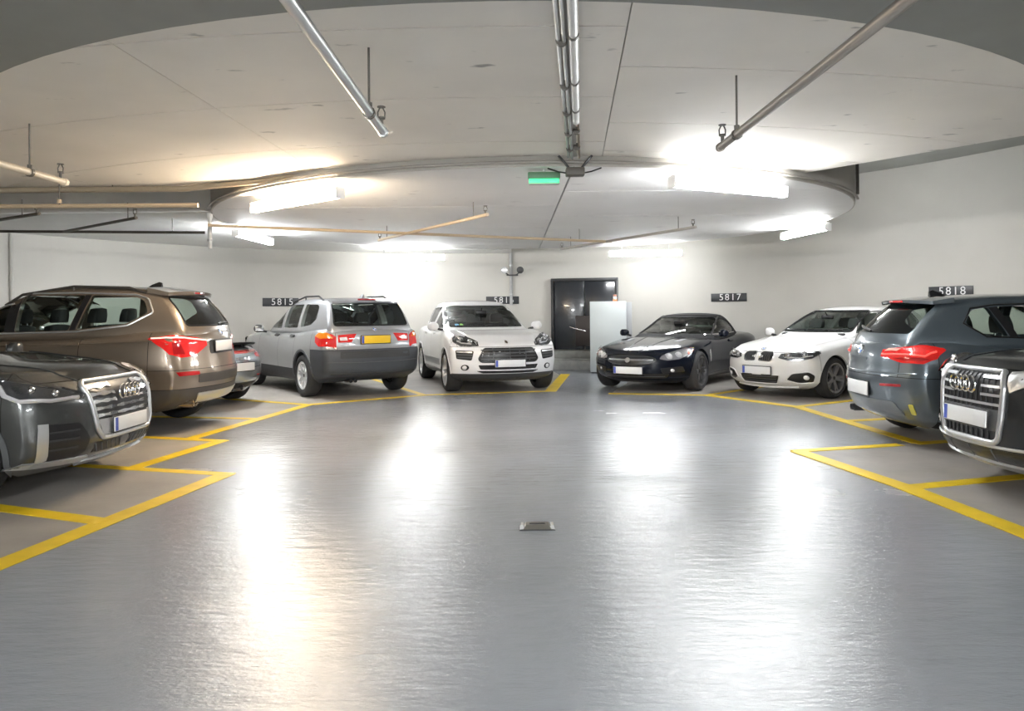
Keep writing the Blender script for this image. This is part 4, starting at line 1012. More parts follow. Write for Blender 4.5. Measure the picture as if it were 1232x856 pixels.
# ---- the larger cars and the rest
def rail(c, xs, y, h, m):
    for sg in (1, -1):
        P = []
        for i, x in enumerate(xs):
            z = c.hit((x, sg * y), 'T', 'g')[0].z; P.append((x, sg * y, z + (h if 0 < i < len(xs) - 1 else -.01)))
        tube('roof_rail', P, .016, m, c.root, 8)
        x = xs[len(xs) // 2]; z = c.hit((x, sg * y), 'T', 'g')[0].z
        tube('rail_foot', [(x, sg * y, z - .01), (x, sg * y, z + h)], .014, m, c.root, 8)
def build_grey_estate():
    pm = paint('silver_grey_paint', (.40, .415, .435), .7, .34)
    P = {'wb': 2.795, 'tr': .355, 'arch': .05, 'mid': -.35, 'midr': -1.35, 'clad': True, 'rb_mat': mat('slate_plastic', (.045, .051, .06), .5), 'val_mat': M_PLAS,
     'body': {'xf': [(.2, 2.0), (.35, 2.13), (.55, 2.18), (.75, 2.16), (.9, 2.08)], 'xr': [(.28, -2.1), (.38, -2.30), (.55, -2.365), (.76, -2.37), (.81, -2.33), (1.0, -2.30), (1.12, -2.26), (1.2, -2.2)],
              'top': [(2.15, .84), (1.95, .96), (1.4, 1.06), (.95, 1.10), (.5, 1.085), (0, 1.085), (-1, 1.11), (-2, 1.17), (-2.25, 1.16)], 'bot': [(-2.35, .33), (-1.8, .25), (0, .22), (1.8, .22), (2.1, .26)],
              'hw': [(2.15, .74), (1.9, .86), (1.4, .925), (.7, .915), (0, .915), (-.8, .92), (-1.4, .93), (-1.9, .915), (-2.2, .86), (-2.37, .80)], 'sec': [(0, .86), (.12, .95), (.35, .99), (.55, 1), (.78, .985), (.92, .955), (1, .92)], 'r': .08, 'pf': (.26, 2.6), 'pr': (.16, 3.2), 'crown': .045},
     'cab': {'xf': [(1.0, 1.22), (1.12, .95), (1.3, .62), (1.5, .26), (1.6, .02), (1.68, -.25)], 'xr': [(1.0, -2.28), (1.15, -2.245), (1.3, -2.17), (1.45, -2.08), (1.58, -1.97), (1.68, -1.82)],
             'top': [(.95, 1.14), (.3, 1.49), (.0, 1.595), (-.4, 1.65), (-1, 1.67), (-1.6, 1.66), (-2.05, 1.62)], 'bot': [(-3, 1.03), (3, 1.03)], 'hw': [(1, .70), (.5, .79), (-.3, .82), (-1.4, .82), (-2.2, .76)], 'sec': [(0, 1), (.3, .965), (.6, .90), (.85, .83), (1, .77)], 'r': .08, 'pf': (.2, 2.2), 'pr': (.10, 2.8), 'crown': .04},
     'cut': {'xcowl': .95, 'xh': 2.15, 'yh0': .66, 'yh1': .74, 'zh': .86, 'xfb': 1.79, 'xd0': .85, 'xd1': -.20, 'xd2': -1.02, 'zs': .45, 'xrb': -1.79, 'ztg': .80, 'ytg': .66}}
    c = Car(P, 'silver-grey SUV with yellow plate and roof rails seen from behind', 'car', CARS['silver_suv'][:2], CARS['silver_suv'][2], zs=ZS.get('silver_suv', 1))
    rw = rounded([(-.66, 1.185), (.66, 1.185), (.60, 1.56), (-.60, 1.56)], .05); ws = rounded([(-.66, 1.15), (.66, 1.15), (.57, 1.56), (-.57, 1.56)], .05)
    sg_ = [rounded([(.58, 1.13), (-.12, 1.135), (-.12, 1.54), (.06, 1.53), (.28, 1.43)], .03), rounded([(-.24, 1.135), (-.95, 1.15), (-.95, 1.55), (-.24, 1.545)], .03), rounded([(-1.05, 1.155), (-1.50, 1.20), (-1.66, 1.30), (-1.62, 1.50), (-1.52, 1.54), (-1.05, 1.55)], .04)]
    c.shells(pm, sg_, ws, rw)
    c.arches(mat('arch_grey', (.055, .06, .068), .5), .035, .008)
    c.wheels(7, M_SILV, .64, True, .235)
    c.mirrors(.62, 1.12, M_PLAS, .86); c.handles((-.05, -.88), 1.0, M_PLAS)
    c.seats(.05, -.9, 1.40, .85); c.dash(.45, .75, 1.12)
    rail(c, [-.05, -.25, -.8, -1.4, -1.62], .60, .055, M_BLACK)
    spoiler(c, -1.80, 1.645, -2.03, 1.60, .60, pm, .035, .08)
    c.loop('window_seal', rw, .010, M_BLACK, 'B', 'g', .002)
    for sg in (1, -1):
        o = c.patch('tail_light', sub([(-2.32, .68, .86), (-2.30, .68, 1.04), (-2.20, .82, 1.12), (-2.02, .90, 1.12), (-1.93, .93, 1.03), (-1.95, .93, .93), (-2.08, .92, .86)], sg), M_RED, 'B', 'b', .006, .02, 4)
        c.patch('indicator', sub([(-2.28, .73, 1.0), (-2.22, .80, 1.115), (-2.02, .90, 1.115), (-1.94, .93, 1.035), (-2.1, .89, .985)], sg), M_AMB, 'B', 'b', .010, .01, 3, o)
        i = c.patch('tail_light', sub([(-2.3, .33, 1.06), (-2.3, .65, 1.06), (-2.32, .65, .92), (-2.32, .42, .92)], sg), M_RED, 'B', 'b', .006, .02, 3)
        c.patch('reverse_light', sub([(-2.3, .50, 1.01), (-2.3, .62, 1.01), (-2.32, .62, .95), (-2.32, .49, .95)], sg), mat('milky_lens', (.8, .72, .72), .15, coat=1), 'B', 'b', .010, .01, 2, i)
        c.headlamp([(2.1, .40, .80), (2.1, .40, .92), (1.95, .72, .94), (1.75, .86, .92), (1.9, .82, .80)], [(2.05, .5, .85)], (sg,))
    c.patch('plate_recess', rounded([(-.36, .87), (.36, .87), (.42, 1.00), (.34, 1.04), (-.34, 1.04), (-.42, 1.00)], .03), pm, 'B', 'b', .002, .01)
    c.plate(.955, 'B', M_PLATEY, w=.52, h=.125, off=.016)
    c.patch('bumper_pad', rounded([(-.62, .66), (.62, .66), (.62, .77), (-.62, .77)], .02), M_PLAS, 'B', 'b', .006, .02, 3)
    c.loop('bumper_crease', [(-.8, .60), (-.4, .59), (.4, .59), (.8, .60)], .008, M_DGREY, 'B', 'b', .002, False)
    c.loop('bumper_lip', [(-.75, .42), (-.4, .41), (.4, .41), (.75, .42)], .012, M_PLAS, 'B', 'b', .004, False)
    c.badge_round(0, 1.115, .042, 'B'); c.wiper([(0, 1.18), (.1, 1.20), (.36, 1.215)], 'B')
    c.exhaust(-2.25, (.42, .34), .29, .032); c.patch('brake_light', rounded([(-.16, 1.575), (.16, 1.575), (.16, 1.59), (-.16, 1.59)], .006), M_REDD, 'B', 'g', .05, .03, 2); c.fin(-1.75, pm)
    return c
def build_brown():
    pm = paint('bronze_paint', (.215, .175, .135), .6, .3)
    P = {'wb': 2.81, 'tr': .365, 'arch': .05, 'mid': -.35, 'midr': -1.35, 'clad': True, 'val_mat': mat('taupe_plastic', (.055, .05, .046), .5),
     'body': {'xf': [(.22, 2.08), (.4, 2.24), (.6, 2.28), (.8, 2.25), (.95, 2.12)], 'xr': [(.25, -2.08), (.36, -2.27), (.5, -2.34), (.64, -2.365), (.76, -2.34), (.9, -2.31), (1.08, -2.285), (1.2, -2.23)],
              'top': [(2.2, .88), (1.95, 1.0), (1.4, 1.07), (.95, 1.115), (.5, 1.10), (0, 1.10), (-1, 1.125), (-1.8, 1.18), (-2.28, 1.18)], 'bot': [(-2.35, .32), (-1.8, .25), (0, .22), (1.8, .22), (2.2, .26)],
              'hw': [(2.25, .74), (1.9, .88), (1.4, .935), (.7, .925), (0, .925), (-.8, .935), (-1.4, .945), (-1.9, .92), (-2.2, .85), (-2.37, .76)], 'sec': [(0, .86), (.12, .95), (.35, .985), (.52, 1), (.72, .985), (.9, .955), (1, .91)], 'r': .09, 'pf': (.3, 2.5), 'pr': (.24, 2.6), 'crown': .05},
     'cab': {'xf': [(1.0, 1.25), (1.13, .98), (1.3, .66), (1.5, .26), (1.6, .02), (1.67, -.25)], 'xr': [(1.0, -2.28), (1.16, -2.25), (1.3, -2.18), (1.45, -2.07), (1.57, -1.94), (1.67, -1.75)],
             'top': [(.95, 1.15), (.3, 1.49), (0, 1.595), (-.4, 1.65), (-1, 1.665), (-1.6, 1.645), (-2.05, 1.595)], 'bot': [(-3, 1.04), (3, 1.04)], 'hw': [(1, .72), (.5, .80), (-.3, .835), (-1.4, .83), (-2.2, .73)], 'sec': [(0, 1), (.3, .96), (.6, .885), (.85, .80), (1, .74)], 'r': .08, 'pf': (.2, 2.2), 'pr': (.14, 2.6), 'crown': .04},
     'cut': {'xcowl': .95, 'xh': 2.2, 'yh0': .66, 'yh1': .74, 'zh': .90, 'xfb': 1.81, 'xd0': .86, 'xd1': -.20, 'xd2': -1.02, 'zs': .40, 'xrb': -1.81, 'ztg': .72, 'ytg': .64, 'zval': .50, 'zvalr': .51}}
    c = Car(P, 'bronze brown SUV on the left seen from behind with red tail lamps', 'car', CARS['brown_suv'][:2], CARS['brown_suv'][2], zs=ZS.get('brown_suv', 1))
    rw = rounded([(-.64, 1.20), (.64, 1.20), (.57, 1.53), (-.57, 1.53)], .06); ws = rounded([(-.66, 1.16), (.66, 1.16), (.57, 1.56), (-.57, 1.56)], .05)
    sg_ = [rounded([(.60, 1.145), (-.12, 1.15), (-.12, 1.545), (.06, 1.535), (.28, 1.44)], .03), rounded([(-.24, 1.15), (-.86, 1.165), (-.98, 1.55), (-.24, 1.55)], .03), rounded([(-.95, 1.17), (-1.50, 1.23), (-1.72, 1.35), (-1.66, 1.48), (-1.56, 1.525), (-1.06, 1.55)], .03)]
    c.shells(pm, sg_, ws, rw)
    c.arches(P['val_mat'], .03, .006); c.wheels(5, M_SILV, .68, True, .245)
    c.mirrors(.62, 1.14, pm, .87); c.handles((-.08, -.92), 1.01, pm)
    c.seats(.05, -.85, 1.41, .86); c.dash(.48, .78, 1.13); c.rear_mirror(.18, 1.42)
    for sd in 'LR':
        c.loop('chrome_trim', rounded([(.64, 1.128), (-.2, 1.138), (-.95, 1.15), (-1.52, 1.21), (-1.78, 1.35), (-1.70, 1.505), (-1.56, 1.55), (-.9, 1.575), (-.2, 1.57), (.06, 1.555), (.30, 1.455)], .03), .010, M_SILV, sd, 'g', .004)
        c.patch('pillar_trim', [(-.12, 1.15), (-.24, 1.15), (-.24, 1.55), (-.12, 1.545)], M_BLACK, sd, 'g', .003, .006, 2)
        c.patch('pillar_trim', [(-.87, 1.165), (-.94, 1.17), (-1.05, 1.55), (-.98, 1.55)], M_BLACK, sd, 'g', .003, .006, 2)
        c.loop('body_crease', [(1.5, .93), (.8, .98), (-.2, 1.0), (-1.2, 1.02), (-1.85, 1.04)], .006, pm, sd, 'b', .001, False)
    rail(c, [.0, -.2, -.8, -1.45, -1.65], .60, .03, mat('rail_dark', (.05, .045, .04), .35))
    spoiler(c, -1.70, 1.65, -2.02, 1.595, .62, pm, .04, .10)
    obj('brake_light', box_me('brake_light', (-2.025, -.13, 1.566), (-1.99, .13, 1.587), .005), M_REDD, c.root)
    c.loop('window_seal', rw, .010, M_BLACK, 'B', 'g', .002)
    glow = mat('tail_line', (1, .75, .7), .15, coat=1, emit=(1, .7, .6), es=.06)
    for sg in (1, -1):
        t = c.patch('tail_light', sub([(-2.31, .40, .98), (-2.30, .41, 1.045), (-2.2, .66, 1.10), (-2.0, .87, 1.13), (-1.82, .94, 1.13), (-1.80, .94, 1.09), (-1.95, .93, .98), (-2.05, .91, .90), (-2.18, .82, .865), (-2.27, .66, .875), (-2.31, .52, .93)], sg), M_RED, 'B', 'b', .005, .02, 4)
        c.loop('light_strip', sub([(-2.3, .42, 1.04), (-2.22, .64, 1.065), (-2.05, .85, 1.085), (-1.84, .94, 1.10)], sg), .009, glow, 'B', 'b', .012, False, t)
        c.patch('dark_band', sub([(-2.2, .76, .90), (-2.15, .80, 1.03), (-2.07, .87, 1.03), (-2.1, .88, .90)], sg), M_REDD, 'B', 'b', .010, .01, 2, t)
        c.patch('reflector', sub([(-2.3, .60, .655), (-2.28, .60, .70), (-2.1, .86, .70), (-2.14, .85, .655)], sg), M_REDD, 'B', 'b', .006, .01)
        c.headlamp([(2.15, .40, .84), (2.15, .40, .95), (1.98, .72, .97), (1.75, .88, .95), (1.92, .84, .84)], [(2.1, .5, .89)], (sg,))
    c.patch('plate_recess', rounded([(-.34, .875), (.34, .875), (.34, 1.035), (-.34, 1.035)], .03), M_PLAS, 'B', 'b', .004, .01)
    c.plate(.96, 'B', w=.50, h=.12, off=.016, band=False)
    c.patch('bumper_pad', rounded([(-.60, .565), (.60, .565), (.60, .665), (-.60, .665)], .02), P['val_mat'], 'B', 'b', .006, .02)
    c.patch('skid_plate', rounded([(-.52, .34), (.52, .34), (.58, .45), (-.58, .45)], .03), M_SILV, 'B', 'b', .010, .02)
    c.badge_round(0, 1.115, .045, 'B'); c.wiper([(0, 1.20), (-.08, 1.215), (-.30, 1.22)], 'B')
    c.exhaust(-2.19, (.62, .53), .335, .042, mat('exhaust_brown', (.45, .38, .30), .2, .9)); c.fin(-1.45, M_BLACK)
    c.loop('tailgate_crease', [(-.62, 1.165), (0, 1.175), (.62, 1.165)], .008, pm, 'B', 'b', .002, False)
    return c
def build_white_suv():
    pm = paint('bright_white_paint', (.78, .78, .785), 0.0, .35)
    P = {'wb': 2.807, 'tr': .368, 'arch': .04, 'mid': -.40, 'midr': -1.15, 'clad': False, 'val_mat': mat('charcoal_plastic', (.045, .047, .05), .5),
     'body': {'xf': [(.2, 2.08), (.3, 2.22), (.45, 2.31), (.62, 2.33), (.76, 2.30), (.86, 2.20), (.94, 2.05)], 'xr': [(.25, -2.1), (.5, -2.33), (.75, -2.34), (.95, -2.28), (1.1, -2.2)],
              'top': [(2.3, .78), (2.15, .86), (1.9, .945), (1.4, 1.02), (.95, 1.065), (.5, 1.055), (-.5, 1.06), (-1.5, 1.11), (-2.2, 1.09)], 'bot': [(-2.3, .3), (-1.8, .22), (0, .20), (1.8, .20), (2.3, .22)],
              'hw': [(2.32, .78), (2.05, .89), (1.75, .945), (1.4, .962), (.8, .935), (0, .925), (-.8, .945), (-1.4, .968), (-1.9, .93), (-2.35, .76)], 'sec': [(0, .84), (.10, .94), (.32, .985), (.52, 1), (.72, .99), (.9, .965), (1, .925)], 'r': .095, 'pf': (.36, 2.5), 'pr': (.28, 2.5), 'crown': .0, 'crownp': 2},
     'cab': {'xf': [(.98, 1.14), (1.08, .90), (1.25, .56), (1.42, .20), (1.52, -.06), (1.63, -.45)], 'xr': [(1.0, -2.15), (1.15, -2.05), (1.3, -1.88), (1.45, -1.66), (1.55, -1.45), (1.63, -1.2)],
             'top': [(.9, 1.10), (.25, 1.42), (-.1, 1.545), (-.5, 1.61), (-.9, 1.62), (-1.4, 1.575), (-1.9, 1.45)], 'bot': [(-3, .98), (3, .98)], 'hw': [(1, .80), (.5, .87), (-.3, .88), (-1.2, .86), (-2.1, .74)], 'sec': [(0, 1), (.3, .955), (.6, .875), (.85, .79), (1, .73)], 'r': .08, 'pf': (.2, 2.2), 'pr': (.2, 2.4), 'crown': .04},
     'cut': {'xcowl': .92, 'xh': 2.3, 'yh0': .84, 'yh1': .78, 'zh': .80, 'xfb': 1.80, 'xd0': .85, 'xd1': -.25, 'xd2': -1.02, 'zs': .34, 'xrb': -1.86, 'ztg': .75, 'ytg': .64, 'zval': .345}}
    c = Car(P, 'white SUV facing the aisle in front of the end wall', 'car', CARS['white_suv'][:2], CARS['white_suv'][2], zs=ZS.get('white_suv', 1))
    ws = rounded([(-.715, 1.105), (.715, 1.105), (.60, 1.52), (-.60, 1.52)], .05); rw = rounded([(-.58, 1.14), (.58, 1.14), (.5, 1.46), (-.5, 1.46)], .06)
    sg_ = [rounded([(.52, 1.09), (-.20, 1.10), (-.20, 1.50), (-.02, 1.485), (.20, 1.39)], .03), rounded([(-.32, 1.10), (-.98, 1.12), (-1.12, 1.47), (-.32, 1.505)], .03), rounded([(-1.07, 1.13), (-1.45, 1.18), (-1.52, 1.28), (-1.20, 1.45)], .03)]
    c.shells(pm, sg_, ws, rw, ws_glass=glass('green_glass', (.26, .31, .29)), glass_m=G_DARK)
    c.arches(pm, .012, .006, 4); c.wheels(5, mat('rim_silver', (.62, .62, .63), .28, .9), .72, True, .265, spw=.06)
    c.mirrors(.60, 1.13, pm, .86, (.12, .23, .16)); c.handles((-.1, -.95), .98, pm)
    c.seats(.0, -.85, 1.36, .83); c.dash(.42, .72, 1.085, .62); c.rear_mirror(.20, 1.38)
    c.patch('sunroof', rounded([(-.62, -.5), (-.62, .5), (-1.15, .5), (-1.15, -.5)], .06), mat('sunroof_black', (.01, .01, .011), .08), 'T', 'g', .004, .01)
    c.patch('permit_sticker', rounded([(-.60, 1.135), (-.53, 1.135), (-.53, 1.17), (-.60, 1.17)], .01), mat('sticker_blue', (.2, .5, .75), .5), 'F', 'g', .001, .003, 2)
    c.patch('permit_sticker', ellipse(-.485, 1.155, .032, .02), mat('sticker_green', (.25, .6, .1), .5), 'F', 'g', .001, .003, 2)
    gr = rounded([(-.42, .775), (.42, .775), (.52, .60), (.47, .545), (-.47, .545), (-.52, .60)], .035)
    g = c.patch('grille', gr, M_BLACK, 'F', 'b', .002, .012, 6)
    c.loop('grille_frame', gr, .009, M_PLAS, 'F', 'b', .006, parent=g)
    for z in (.60, .65, .70, .745): c.bar('grille_slat', (-.47, z), (.47, z), .014, M_DGREY, 'F', .016, .016, g)
    for y in (-.28, 0, .28): c.loop('grille_post', [(y, .555), (y, .77)], .007, M_DGREY, 'F', 'b', .010, False, g)
    lo = rounded([(-.52, .50), (.52, .50), (.48, .425), (-.48, .425)], .02)
    g = c.patch('lower_intake', lo, M_BLACK, 'F', 'b', .003, .012)
    g2 = c.patch('lower_intake', rounded([(-.54, .40), (.54, .40), (.44, .36), (-.44, .36)], .015), M_BLACK, 'F', 'b', .004, .012)
    for sg in (1, -1):
        v = c.patch('side_intake', rounded(sub([(.58, .735), (.86, .745), (.85, .60), (.62, .575)], sg), .025), M_BLACK, 'F', 'b', .003, .012)
        for z in (.62, .665, .71): c.bar('intake_slat', (sg * .61, z), (sg * .84, z + .008), .020, M_SILV if z > .70 else M_DGREY, 'F', .014, .02, v)
        f = c.patch('fog_light', ellipse(sg * .72, .455, .062, .05), M_BLACK, 'F', 'b', .004, .012)
        c.patch('lens', ellipse(sg * .725, .455, .035, .035), M_CLR, 'F', 'b', .010, .01, 3, f, bulge=.012)
        for sd in 'LR':
            if sg > 0: c.patch('side_blade', rounded([(.75, .42), (-.9, .40), (-.9, .52), (.75, .54)], .03), mat('blade_grey', (.25, .255, .26), .4), sd, 'b', .005, .01)
    c.headlamp([(2.16, .50, .835), (2.10, .50, .90), (1.96, .58, .965), (1.80, .68, .995), (1.68, .79, .985), (1.70, .86, .94), (1.84, .86, .86), (2.00, .78, .815), (2.1, .63, .81)], [(2.0, .62, .885), (1.86, .75, .92)], base=mat('lamp_grey', (.16, .165, .17), .2, .6, coat=1), strip=[(2.06, .60, .84), (1.95, .74, .845), (1.85, .80, .87)], strip_r=.012, pr=.04)
    c.plate(.525, off=.03); c.patch('crest', [(0, .90), (.022, .885), (.022, .865), (0, .845), (-.022, .865), (-.022, .885)], mat('crest_gold', (.10, .06, .03), .3, .6), 'F', 'b', .004, .01, 2)
    for sg in (1, -1): c.loop('hood_crease', [(2.1, sg * .52), (1.6, sg * .60), (1.0, sg * .66)], .006, pm, 'T', 'b', .001, False)
    c.wiper([(-.05, 1.115), (.55, 1.115)], 'F'); c.wiper([(-.58, 1.115), (-.08, 1.115)], 'F')
    return c
def build_convertible():
    pm = paint('midnight_paint', (.006, .008, .015), .0, .14, .0, .22)
    P = {'wb': 2.752, 'tr': .342, 'arch': .04, 'mid': -.45, 'midr': -1.15,
     'body': {'xf': [(.15, 2.12), (.25, 2.26), (.4, 2.33), (.52, 2.335), (.60, 2.30), (.68, 2.2)], 'xr': [(.25, -2.2), (.5, -2.43), (.75, -2.46), (.9, -2.4)],
              'top': [(2.3, .63), (2.1, .70), (1.8, .775), (1.4, .84), (.9, .895), (.55, .91), (0, .905), (-.8, .915), (-1.4, .945), (-2, .94), (-2.4, .88)], 'bot': [(-2.4, .25), (-1.8, .17), (0, .15), (1.8, .15), (2.3, .18)],
              'hw': [(2.3, .74), (2.0, .85), (1.7, .915), (1.376, .948), (.8, .915), (0, .892), (-.6, .905), (-1.376, .955), (-1.9, .90), (-2.4, .74)], 'sec': [(0, .82), (.12, .92), (.35, .975), (.58, 1), (.78, .985), (.92, .95), (1, .90)], 'r': .10, 'pf': (.52, 2.3), 'pr': (.4, 2.3), 'crown': .05},
     'cab': {'xf': [(.80, .92), (.92, .66), (1.05, .36), (1.18, .04), (1.26, -.18), (1.33, -.5)], 'xr': [(.80, -1.80), (.95, -1.68), (1.05, -1.55), (1.15, -1.38), (1.25, -1.16), (1.33, -.9)],
             'top': [(.75, .92), (.2, 1.14), (-.1, 1.255), (-.4, 1.315), (-.8, 1.325), (-1.15, 1.28), (-1.5, 1.13), (-1.75, .98)], 'bot': [(-3, .82), (3, .82)], 'hw': [(.8, .76), (.2, .80), (-.5, .79), (-1.2, .72), (-1.8, .60)], 'sec': GSEC, 'r': .08, 'pf': (.22, 2.2), 'pr': (.25, 2.2), 'crown': .045},
     'cut': {'xcowl': .72, 'xh': 2.3, 'yh0': .62, 'yh1': .78, 'zh': .645, 'xfb': 1.752, 'xd0': .72, 'xd1': -.62, 'xd2': -.62, 'zs': .26, 'xrb': -1.80, 'ztg': .62, 'ytg': .60, 'xtg': -1.6}}
    c = Car(P, 'dark navy convertible with black soft top beside the white cabinet', 'car', CARS['convertible'][:2], CARS['convertible'][2], zs=ZS.get('convertible', 1))
    soft = mat('soft_top', (.013, .014, .015), .8)
    ws = rounded([(-.70, .945), (.70, .945), (.55, 1.245), (-.55, 1.245)], .04); rw = rounded([(-.46, 1.02), (.46, 1.02), (.42, 1.22), (-.42, 1.22)], .06)
    sg_ = [rounded([(.42, .945), (-.55, .95), (-.98, .96), (-1.10, 1.03), (-.92, 1.15), (-.65, 1.21), (-.20, 1.215), (.0, 1.155)], .03)]
    c.shells(pm, sg_, ws, rw, cab_mat=soft)
    c.arches(pm, .012, .004); c.wheels(6, mat('rim_grey', (.16, .16, .165), .3, .8), .72, True, .25, steer=0)
    c.mirrors(.42, .96, pm, .86, (.11, .20, .13)); c.handles((-.42,), .80, pm)
    c.seats(-.15, -.9, 1.16, .66, rear=False, wheel_x=.22); c.dash(.28, .55, .925, .60); c.rear_mirror(.02, 1.16)
    for sg in (1, -1):
        c.loop('windshield_frame', [(-.72 * sg, .93), (-.575 * sg, 1.255)], .018, M_BLACK, 'F', 'g', .002, False)
        sd = rounded(sub([(.50, .42), (.80, .45), (.82, .36), (.52, .33)], sg), .02)
        v = c.patch('side_intake', sd, M_BLACK, 'F', 'b', .003, .012); c.patch('fog_light', ellipse(sg * .66, .385, .026, .026), M_CLR, 'F', 'b', .008, .01, 3, v, bulge=.01)
    c.loop('roof_header', [(-.56, 1.265), (0, 1.275), (.56, 1.265)], .015, soft, 'F', 'g', .002, False)
    gr = ellipse(0, .555, .44, .085, 32); g = c.patch('grille', gr, M_BLACK, 'F', 'b', .004, .02); c.loop('grille_frame', gr, .007, M_BLACK, 'F', 'b', .006, parent=g)
    c.bar('grille_bar', (-.40, .555), (.40, .555), .018, M_CHROME, 'F', .018, .02, g); b = c.badge_round(0, .555, .045, 'F', False); b.location.x += .018
    for z in (.50, .53, .58, .61): c.bar('mesh_bar', (-.33, z), (.33, z), .005, M_DGREY, 'F', .008, .01, g)
    lo = c.patch('lower_intake', rounded([(-.62, .33), (.62, .33), (.56, .25), (-.56, .25)], .03), M_BLACK, 'F', 'b', .004, .02)
    c.bar('intake_bar', (-.55, .285), (.55, .285), .01, M_DGREY, 'F', .01, .012, lo)
    c.headlamp([(2.16, .50, .585), (2.13, .52, .635), (2.02, .60, .69), (1.86, .72, .735), (1.70, .82, .755), (1.60, .88, .755), (1.66, .90, .715), (1.85, .86, .645), (2.0, .78, .585), (2.1, .64, .56)], [(2.06, .62, .625), (1.94, .74, .655)], base=mat('lamp_light', (.42, .42, .43), .2, .5, coat=1), pr=.05, pmat=M_CLR)
    for sg in (1, -1): c.patch('indicator', sub([(1.76, .84, .70), (1.66, .88, .735), (1.62, .89, .735), (1.68, .90, .70), (1.80, .87, .66)], sg), mat('rose_lens', (.6, .12, .08), .1, coat=1), 'F', 'b', .012, .01, 2)
    c.plate(.385, off=.02)
    for sg in (1, -1):
        c.loop('hood_bulge', [(2.15, sg * .10), (1.6, sg * .20), (1.0, sg * .28), (.75, sg * .32)], .014, pm, 'T', 'b', -.006, False, n=12)
        c.patch('hood_vent', rounded([(1.35, sg * .42), (1.35, sg * .52), (1.05, sg * .54), (1.05, sg * .46)], .03), mat('vent_grey', (.12, .12, .13), .4), 'T', 'b', .004, .01)
    for sd in 'LR':
        c.patch('side_vent', rounded([(.86, .48), (.92, .48), (.92, .68), (.86, .70)], .015), M_CHROME, sd, 'b', .006, .01)
        c.loop('window_trim', [(.44, .93), (-.55, .935), (-1.0, .945)], .010, M_CHROME, sd, 'g', .004, False)
    return c
def ringed_front(c, gr, frame_m, fr, slats, slat_w, zr, rr, rg, wave=0):
    g = c.patch('grille', gr, M_BLACK, 'F', 'b', .004, .02, 4)
    c.loop('grille_frame', gr, fr, frame_m, 'F', 'b', .010, parent=g, n=8)
    gap = 1.5 * rg + rr + .008
    for (w, z) in slats:
        if abs(z - zr) < rr + .012:
            for sg in (1, -1): c.bar('grille_slat', (sg * gap, z), (sg * w, z), slat_w, M_CHROME if wave else M_SILV, 'F', .016, .02, g, wave, 2)
        else: c.bar('grille_slat', (-w, z), (w, z), slat_w, M_CHROME if wave else M_SILV, 'F', .016, .02, g, wave, 5)
    c.rings(zr, rr, rg, off=.048)
    return g
